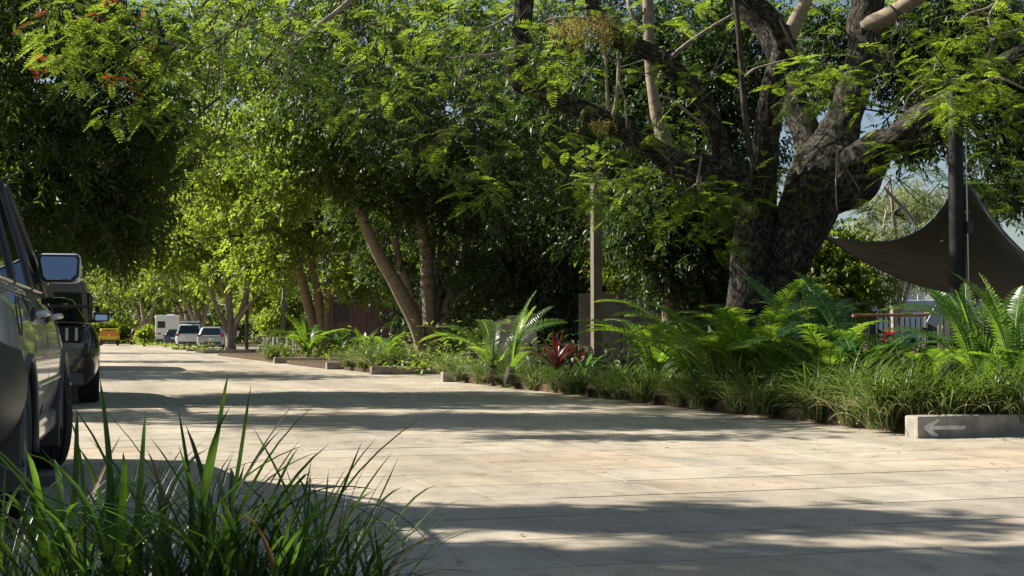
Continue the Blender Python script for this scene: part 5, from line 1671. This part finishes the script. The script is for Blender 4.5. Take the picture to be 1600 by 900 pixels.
# fuel flap (right rear quarter)
P = [Vector((hwS * .968 + .003 + .013 * -math.sin(a), -1.72 + math.cos(a) * .09, .965 + math.sin(a) * .09)) for a in np.linspace(0, 2 * math.pi, 24)]
tube_obj('fuel_flap', P, [.004] * 24, M['cladding'], suv, 5, .02)
# wing mirrors
for s in (1, -1):
    mr = empty('wing_mirror', (s * .965, .62, 1.29)); mr.parent = suv
    mr.rotation_euler = (0, 0, 0)
    bm = bmesh.new()
    box(bm, (0, .045, 0), (.255, .13, .185), .045, seg=4)
    for v in bm.verts:
        if v.co.y > .05:
            v.co.x *= .82; v.co.z *= .80
    link('housing', bmesh_mesh('housing', bm, True), M['paint_silver'], mr)
    rim_p = [(-.108, .074), (.100, .074), (.112, .05), (.108, -.045), (.070, -.078), (-.075, -.080), (-.095, -.06), (-.115, .055)]
    prism('mirror_rim', [(x * 1.08 * s, -.018, z * 1.12) for x, z in rim_p], .012, (0, -1, 0), M['cladding'], mr, .003)
    mg = prism('mirror_glass', [(x * .94 * s, 0, z * .95) for x, z in rim_p], .004, (0, -1, 0), M['mirror'], mr)
    mg.location = (0, -.031, 0)
    mg.rotation_euler = (R_(-15), 0, R_(3 * s))
    mg.location = (0, -.052, 0)
    box_obj('arm', (-s * .14, .05, -.06), (.14, .07, .07), M['cladding'], mr, .02, seg=2)
box_obj('number_plate', (0, -2.485, .60), (.37, .012, .13), M['plate'], suv, .004)
box_obj('rear_wiper', (0, -2.26, 1.2), (.4, .02, .02), M['cladding'], suv)

# ---- black coupe
HC = R_(16.5)
CP = dict(L=4.75, W=1.92, wr=.34, tw=.27, clear=.15, axles=(-1.36, 1.36), spokes=5, top=.80,
          body=[(-2.42, .60, .40, .92), (-2.36, .80, .30, 1.0), (-2.2, .93, .24, 1.05), (-2.0, .98, .22, 1.06), (-1.7, 1.0, .20, 1.05), (-1.2, 1.0, .19, 1.02), (-.4, .975, .18, .98), (.5, .97, .18, .99), (1.1, .985, .19, 1.0), (1.6, .985, .20, .94), (2.1, .93, .21, .84), (2.30, .82, .24, .72), (2.38, .68, .28, .60)],
          cabin=dict(zb=1.0, zt=1.36, base=(-1.85, .95), roof=(-.75, .12), wb=.80, wt=.60),
          side_windows=[(-1.1, -.42, -.72, -.4), (-.36, .62, -.34, .10)])
cx_ = gx(158, 18.8)
fw = Vector((-math.sin(HC), math.cos(HC), 0)); rt3 = Vector((math.cos(HC), math.sin(HC), 0))
cl = Vector((cx_, 18.8, 0)) - rt3 * .96 + fw * 1.36
coupe, cgw, cgy = car('black_coupe', 'black coupe with tall rear wing parked ahead of the silver car', (cl.x, cl.y), HC, CP, 'paint_black')
for s in (-1, 1):
    lamp(coupe, 'lamp_surround', s * .55, -2.36, .90, (.38, .12, .23), 'steel_black', .05)
    for k in range(3):
        b_ = lamp(coupe, 'tail_lamp', s * (.43 + k * .115), -2.41, .90, (.042, .05, .17), 'lamp_clear', .02)
    tube_obj('wing_mount', [(s * .45, -2.15, 1.03), (s * .45, -2.2, 1.20)], [.03, .025], M['paint_black'], coupe, 8, .1)
    box_obj('wing_end_plate', (s * .82, -2.2, 1.15), (.025, .34, .22), M['steel_dark'], coupe, .008)
    mr = empty('wing_mirror', (s * .97, .48, 1.15)); mr.parent = coupe
    bm = bmesh.new(); box(bm, (0, .03, 0), (.24, .12, .16), .04, seg=3)
    for v in bm.verts:
        if v.co.x * s > 0: v.co.z *= .8
    link('housing', bmesh_mesh('housing', bm, True), M['paint_black'], mr)
    mg = box_obj('mirror_glass', (0, 0, 0), (.19, .006, .115), M['mirror'], mr, .02); mg.location = (0, -.038, 0); mg.rotation_euler = (R_(-4), 0, 0)
    box_obj('arm', (-s * .14, .04, -.05), (.10, .06, .04), M['steel_dark'], mr, .01)
    box_obj('exhaust_tip', (s * .55, -2.36, .27), (.12, .14, .08), M['chrome'], coupe, .03, seg=2)
box_obj('wing_blade', (0, -2.25, 1.255), (1.66, .30, .035), M['steel_dark'], coupe, .012, seg=2)
box_obj('boot_lip', (0, -2.30, 1.05), (1.3, .12, .03), M['paint_black'], coupe, .01)
box_obj('rear_diffuser', (0, -2.33, .33), (1.5, .16, .18), M['cladding'], coupe, .03, seg=2)
box_obj('number_plate', (0, -2.42, .56), (.37, .012, .12), M['plate'], coupe, .004)
zq = 1.29
y_r = cgy(zq)[0]
box_obj('window_sticker', (.50, y_r - .03, zq), (.07, .012, .09), M['paint_yellow'], coupe, rot=Matrix.Rotation(R_(60), 3, 'X'))

# ---- grey minibus behind the coupe
DB = 36
mb = empty('grey_minibus', (gx(137, DB) - 1.85, DB + 3, 0), R_(15.5))
tag(mb, 'tall grey minibus with upright side windows beyond the black coupe', 'bus')
MBs = [(-3.0, sec(.92, .42, 2.30, 2.20, .85, .95)), (-2.92, sec(.98, .36, 2.36, 2.22, .86, .96)), (-2.2, sec(1.0, .34, 2.40, 2.24, .86, .96)), (0, sec(1.0, .34, 2.42, 2.24, .86, .96)), (2.0, sec(1.0, .34, 2.38, 2.2, .86, .96)), (2.5, sec(.97, .36, 2.2, 2.0, .84, .95)), (2.9, sec(.92, .40, 1.6, 1.4, .84, .95)), (3.05, sec(.85, .44, 1.2, 1.1, .84, .95))]
loft('body', MBs, M['paint_bus'], mb, 2, [(-1.9, .36, .43, 3), (1.95, .36, .43, 3)])
for s in (-1, 1):
    for y in (-2.35, -1.25, -.15, .95):
        box_obj('side_window', (s * .985, y, 1.65), (.03, .92, .72), M['glass'], mb, .04, seg=2)
    box_obj('cab_window', (s * .97, 1.95, 1.55), (.03, .75, .60), M['glass'], mb, .04, seg=2)
    for y in (-1.9, 1.95):
        wheel(mb, s * .86, y, .36, .22, s)
    lamp(mb, 'tail_lamp', s * .82, -3.0, .95, (.12, .06, .32), 'lamp_red')
    mm = box_obj('wing_mirror', (s * 1.13, 2.3, 1.65), (.12, .09, .26), M['steel_dark'], mb, .03, seg=2)
for (x, w) in ((-.47, .72), (.47, .72)):
    box_obj('rear_window', (x, -2.985, 1.65), (w, .05, .72), M['glass'], mb, .04, seg=2)
box_obj('rear_bumper', (0, -3.05, .46), (1.8, .12, .22), M['cladding'], mb, .03, seg=2)
box_obj('number_plate', (0, -3.02, .85), (.37, .02, .12), M['plate'], mb)

# ---- far parked cars on the right
HATCH = dict(L=4.2, W=1.78, wr=.315, tw=.2, clear=.17, axles=(-1.28, 1.28), top=.82,
             body=[(-2.06, .86, .36, .88), (-2.0, .95, .28, .95), (-1.7, .985, .22, .98), (-.8, 1.0, .20, .96), (.4, 1.0, .20, .95), (1.0, .99, .20, .95), (1.6, .95, .22, .86), (1.95, .84, .26, .72), (2.06, .70, .30, .58)],
             cabin=dict(zb=.95, zt=1.45, base=(-1.95, 1.05), roof=(-1.55, .25), wb=.78, wt=.60),
             side_windows=[(-1.45, -.85, -1.25, -.82), (-.78, .0, -.76, -.02), (.06, .80, .04, .22)])
SUV2 = dict(L=4.6, W=1.86, wr=.36, tw=.22, clear=.22, axles=(-1.34, 1.34), top=.84,
            body=[(-2.26, .84, .46, .98), (-2.2, .94, .36, 1.06), (-1.9, .99, .30, 1.08), (-.8, 1.0, .27, 1.07), (.6, 1.0, .27, 1.06), (1.2, .99, .28, 1.04), (1.8, .95, .31, .96), (2.16, .82, .36, .82), (2.26, .70, .40, .7)],
            cabin=dict(zb=1.05, zt=1.66, base=(-2.15, 1.0), roof=(-1.9, .25), wb=.84, wt=.68),
            side_windows=[(-1.9, -1.15, -1.75, -1.08), (-1.08, -.12, -1.0, -.16), (-.04, .80, -.08, .16)])


def rear_kit(root, hw, yb, zt, plate=.62, zl=.95, wl=.16):
    for s in (-1, 1):
        lamp(root, 'tail_lamp', s * (hw * .80), yb + .06, zl, (wl * 1.3, .14, .17), 'lamp_red', .03)
    box_obj('number_plate', (0, yb - .02, plate + .12), (.37, .02, .11), M['plate'], root)
    box_obj('bumper_strip', (0, yb - .01, .45), (hw * 1.5, .08, .16), M['cladding'], root, .02, seg=2)
    box_obj('rear_wiper', (0, yb + .12, zl + .12), (.4, .02, .015), M['cladding'], root)


GRP = 'far cars parked along the right side'
c1, *_ = car('silver_hatchback', 'silver hatchback parked at the foot of the pale forked tree', (gx(325, 89), 90.5), R_(8), HATCH, 'paint_hatch', group=GRP)
rear_kit(c1, .89, -2.08, .9)
c2, *_ = car('white_wagon', 'white wagon with a flat roof box left of the silver hatchback', (gx(293, 95), 96), R_(10), SUV2, 'paint_white', group=GRP)
rear_kit(c2, .93, -2.28, 1.0, .7, 1.0)
box_obj('roof_box', (0, -.5, 1.86), (1.3, 1.9, .14), M['paint_white'], c2, .05, seg=2)
for y in (-1.1, .1):
    box_obj('roof_bar', (0, y, 1.77), (1.3, .06, .05), M['steel_dark'], c2)
c3, *_ = car('navy_hatchback', 'dark navy hatchback between the camper and the white wagon', (gx(270, 116), 118), R_(2), HATCH, 'paint_navy', group=GRP)
rear_kit(c3, .89, -2.08, .9)
c4, *_ = car('dark_red_wagon', 'dark red wagon parked far left of the white camper', (gx(212, 150), 152), R_(9), SUV2, 'paint_red', group=GRP)
rear_kit(c4, .93, -2.28, 1.0, .7, 1.0)
for c in (c1, c2, c3, c4):
    for s in (-1, 1):
        box_obj('wing_mirror', (s * 1.0, .72, 1.08), (.17, .08, .12), M['cladding'], c, .02, seg=2)

# camper van
DV = 133
cv = empty('camper_van', (gx(253, DV), DV + 3, 0), R_(9))
tag(cv, 'boxy white camper van with one dark rear window', 'camper van')
box_obj('living_box', (0, 0, 1.78), (2.25, 5.0, 2.25), M['paint_white'], cv, .10, seg=3)
box_obj('over_cab', (0, 2.7, 2.45), (2.1, 1.2, .85), M['paint_white'], cv, .15, seg=3)
box_obj('cab', (0, 3.1, 1.1), (1.9, 1.8, 1.3), M['paint_white'], cv, .18, seg=3)
box_obj('windscreen', (0, 4.0, 1.5), (1.6, .06, .55), M['glass'], cv, .03)
box_obj('rear_window', (-.55, -2.515, 2.0), (.62, .05, .56), M['glass'], cv, .04, seg=2)
box_obj('window_trim', (-.55, -2.505, 2.0), (.70, .04, .64), M['cladding'], cv, .04, seg=2)
box_obj('side_window', (-1.135, -.8, 2.0), (.05, .9, .5), M['glass'], cv, .03)
box_obj('side_window', (1.135, -.8, 2.0), (.05, .9, .5), M['glass'], cv, .03)
box_obj('roof_vent', (.2, -.6, 2.96), (.7, .7, .12), M['white_paint'], cv, .03)
box_obj('awning', (-1.2, 0, 2.75), (.14, 3.6, .14), M['white_paint'], cv, .03)
box_obj('marker_lamp', (-.75, -2.52, 1.15), (.32, .04, .12), M['lamp_red'], cv, .01)
box_obj('marker_lamp', (.75, -2.52, 1.15), (.32, .04, .12), M['lamp_red'], cv, .01)
box_obj('rear_bumper', (0, -2.6, .55), (2.1, .16, .2), M['cladding'], cv, .03)
for s in (-1, 1):
    for y in (-1.3, 2.9):
        wheel(cv, s * .95, y, .34, .22, s)

# yellow works truck, rear with red and yellow chevrons
DY = 135
yt = empty('yellow_truck', (gx(160, DY), DY + 2.4, 0), R_(16))
tag(yt, 'small yellow works truck with red chevrons on its tail', 'truck')
box_obj('tray', (0, -1.0, .72), (1.85, 2.6, .5), M['paint_yellow'], yt, .03)
box_obj('cab', (0, 1.2, 1.1), (1.8, 1.6, 1.1), M['paint_yellow'], yt, .18, seg=3)
box_obj('rear_window', (0, .39, 1.4), (1.3, .04, .36), M['glass'], yt, .02)
box_obj('bonnet', (0, 2.3, .80), (1.75, 1.0, .55), M['paint_yellow'], yt, .12, seg=3)
box_obj('chevron_board', (0, -2.34, 1.16), (1.8, .04, .56), M['paint_yellow'], yt)
for k in range(6):
    for s in (-1, 1):
        if k < 4:
            box_obj('red_stripe', (s * (.16 + k * .22), -2.37, 1.16), (.10, .02, .55), M['stripe_red'], yt, rot=Matrix.Rotation(R_(-28 * s), 3, 'Y'))
box_obj('equipment_box', (0, -2.0, 1.1), (.7, .6, .45), M['brown_dark'], yt, .03)
box_obj('rear_bumper', (0, -2.38, .48), (1.8, .12, .14), M['steel_dark'], yt, .02)
for s in (-1, 1):
    lamp(yt, 'tail_lamp', s * .78, -2.34, .66, (.22, .05, .10), 'lamp_red', .01)
    for y in (-1.2, 1.8):
        wheel(yt, s * .8, y, .33, .2, s)

# ================================================================== NEAR STRAPPY PLANTS, BOTTOM LEFT
rb = np.random.default_rng(17)
blade_lib = []
for i in range(18):
    L = .62 + .22 * rb.random()
    e0 = rb.uniform(58, 86); e1 = e0 - rb.uniform(20, 125)
    C = blade_curve(L, e0, max(e1, -50), 0, 10, rb.uniform(-.25, .25))
    V, F = blade_arrays(C, rb.uniform(.015, .026), .22)
    blade_lib.append((V, F))
blade_me = {}


def blade_mesh(i, m):
    if (i, m) not in blade_me:
        me = npmesh('blade', *blade_lib[i], True); me.materials.append(M[m]); blade_me[(i, m)] = me
    return blade_me[(i, m)]


clumps = [(-1.38, 4.25, 46, .30, 'near clump of long green strap leaves at the bottom left corner'), (-1.06, 4.10, 50, .26, 'tall middle clump of long strap leaves in front of the silver car'),
          (-.76, 4.05, 48, .24, 'clump of long strap leaves leaning right over the paving'), (-.54, 4.15, 26, .17, 'low clump of dark strap leaves arching right at the bottom')]
for ci, (x, y, n, sp_, lab) in enumerate(clumps):
    root = empty('strap_leaf_plant', (x, y, .05))
    tag(root, lab, 'plant', 'strap leaved plants in the near bed')
    for k in range(n):
        a = rb.uniform(0, 2 * math.pi); r = sp_ * math.sqrt(rb.random())
        bx_, by_ = r * math.cos(a), r * math.sin(a) * .7
        az = math.atan2(by_, bx_) + rb.normal() * .8
        m = rb.choice(['blade', 'blade_dark', 'blade', 'blade_dark', 'blade_dry'], p=[.32, .24, .22, .18, .04])
        o = link('blade', blade_mesh(int(rb.integers(18)), m), None, root)
        s = rb.uniform(.62, .98) * (1.0 if ci in (0, 1, 2) else .72)
        o.location = (bx_, by_, 0); o.rotation_euler = (0, 0, az); o.scale = (s, s * rb.uniform(.85, 1.3), s)
    # thin leaves filling the base
    parts = []
    for k in range(80):
        a = rb.uniform(0, 2 * math.pi); r = sp_ * 1.25 * math.sqrt(rb.random())
        e0 = rb.uniform(45, 88)
        C = blade_curve(rb.uniform(.25, .60) * (1 if ci < 3 else .85), e0, max(-50, e0 - rb.uniform(20, 110)), rb.uniform(0, 6.28), 7, rb.uniform(-.4, .4)) + np.array([r * math.cos(a), r * math.sin(a) * .7, 0])
        parts.append(blade_arrays(C, rb.uniform(.005, .013)))
    o = link('fine_blades', npmesh('fine_blades', *join(parts), True), M['blade_dark'], root); o['kind'] = 'stuff'
    # a few named long leaves as in the photograph
    manual = {0: [((100, 900), (125, 640), 4.2, .0, .02), ((170, 900), (160, 590), 4.1, .02, .024)],
              1: [((295, 900), (362, 580), 4.0, .03, .020), ((330, 900), (397, 600), 4.05, -.02, .018), ((190, 900), (232, 640), 4.0, -.06, .02), ((300, 900), (283, 640), 4.1, .0, .02)],
              2: [((480, 880), (570, 690), 4.0, -.01, .020), ((300, 880), (485, 694), 4.0, .10, .02), ((420, 850), (595, 766), 4.0, .09, .020), ((380, 900), (470, 700), 4.1, .05, .018)],
              3: [((520, 880), (690, 866), 4.1, .16, .012), ((480, 880), (640, 855), 4.15, .15, .012), ((540, 895), (600, 800), 4.1, .03, .014)]}[ci]
    for (b0, b1, D, sag, w) in manual:
        P0 = np.array(W(*b0, D)); P1 = np.array(W(*b1, D - .08))
        P0 = P0 + (P0 - P1) * .45 * (1 if P0[2] > .2 else 0); P0[2] = max(P0[2], .05)
        t = np.linspace(0, 1, 12)[:, None]
        C = P0 * (1 - t) + P1 * t + np.array([0, 0, 1.0]) * sag * np.sin(t * math.pi) + np.array([.01, 0, 0]) * np.sin(t * 4)
        V, F = blade_arrays(C - np.array([x, y, .05]), w, .22)
        link('blade', npmesh('blade', V, F, True), M['blade_dark'], root)

# fallen leaves on the paving
rl_ = np.random.default_rng(55)
n = 260
uu = rl_.uniform(5, 30, n); vv = np.where(rl_.random(n) < .6, 7.0 - np.abs(rl_.normal(size=n)) * .5, rl_.uniform(0, 7, n))
P = np.stack([EU.x * uu + EV.x * vv, EU.y * uu + EV.y * vv, np.full(n, .006)], 1)
V, F = leaves(P, rl_.normal(size=(n, 3)) * [1, 1, .08], np.tile([0, 0, 1.], (n, 1)), rl_.uniform(.02, .06, n), rl_.uniform(.01, .025, n), .2)
tag(link('fallen_leaves', npmesh('fallen_leaves', V, F), M['blade_dry']), 'dry fallen leaves scattered on the paving', 'leaves', kind='stuff')
print('tris', sum(len(o.data.polygons) for o in bpy.data.objects if o.type == 'MESH'))
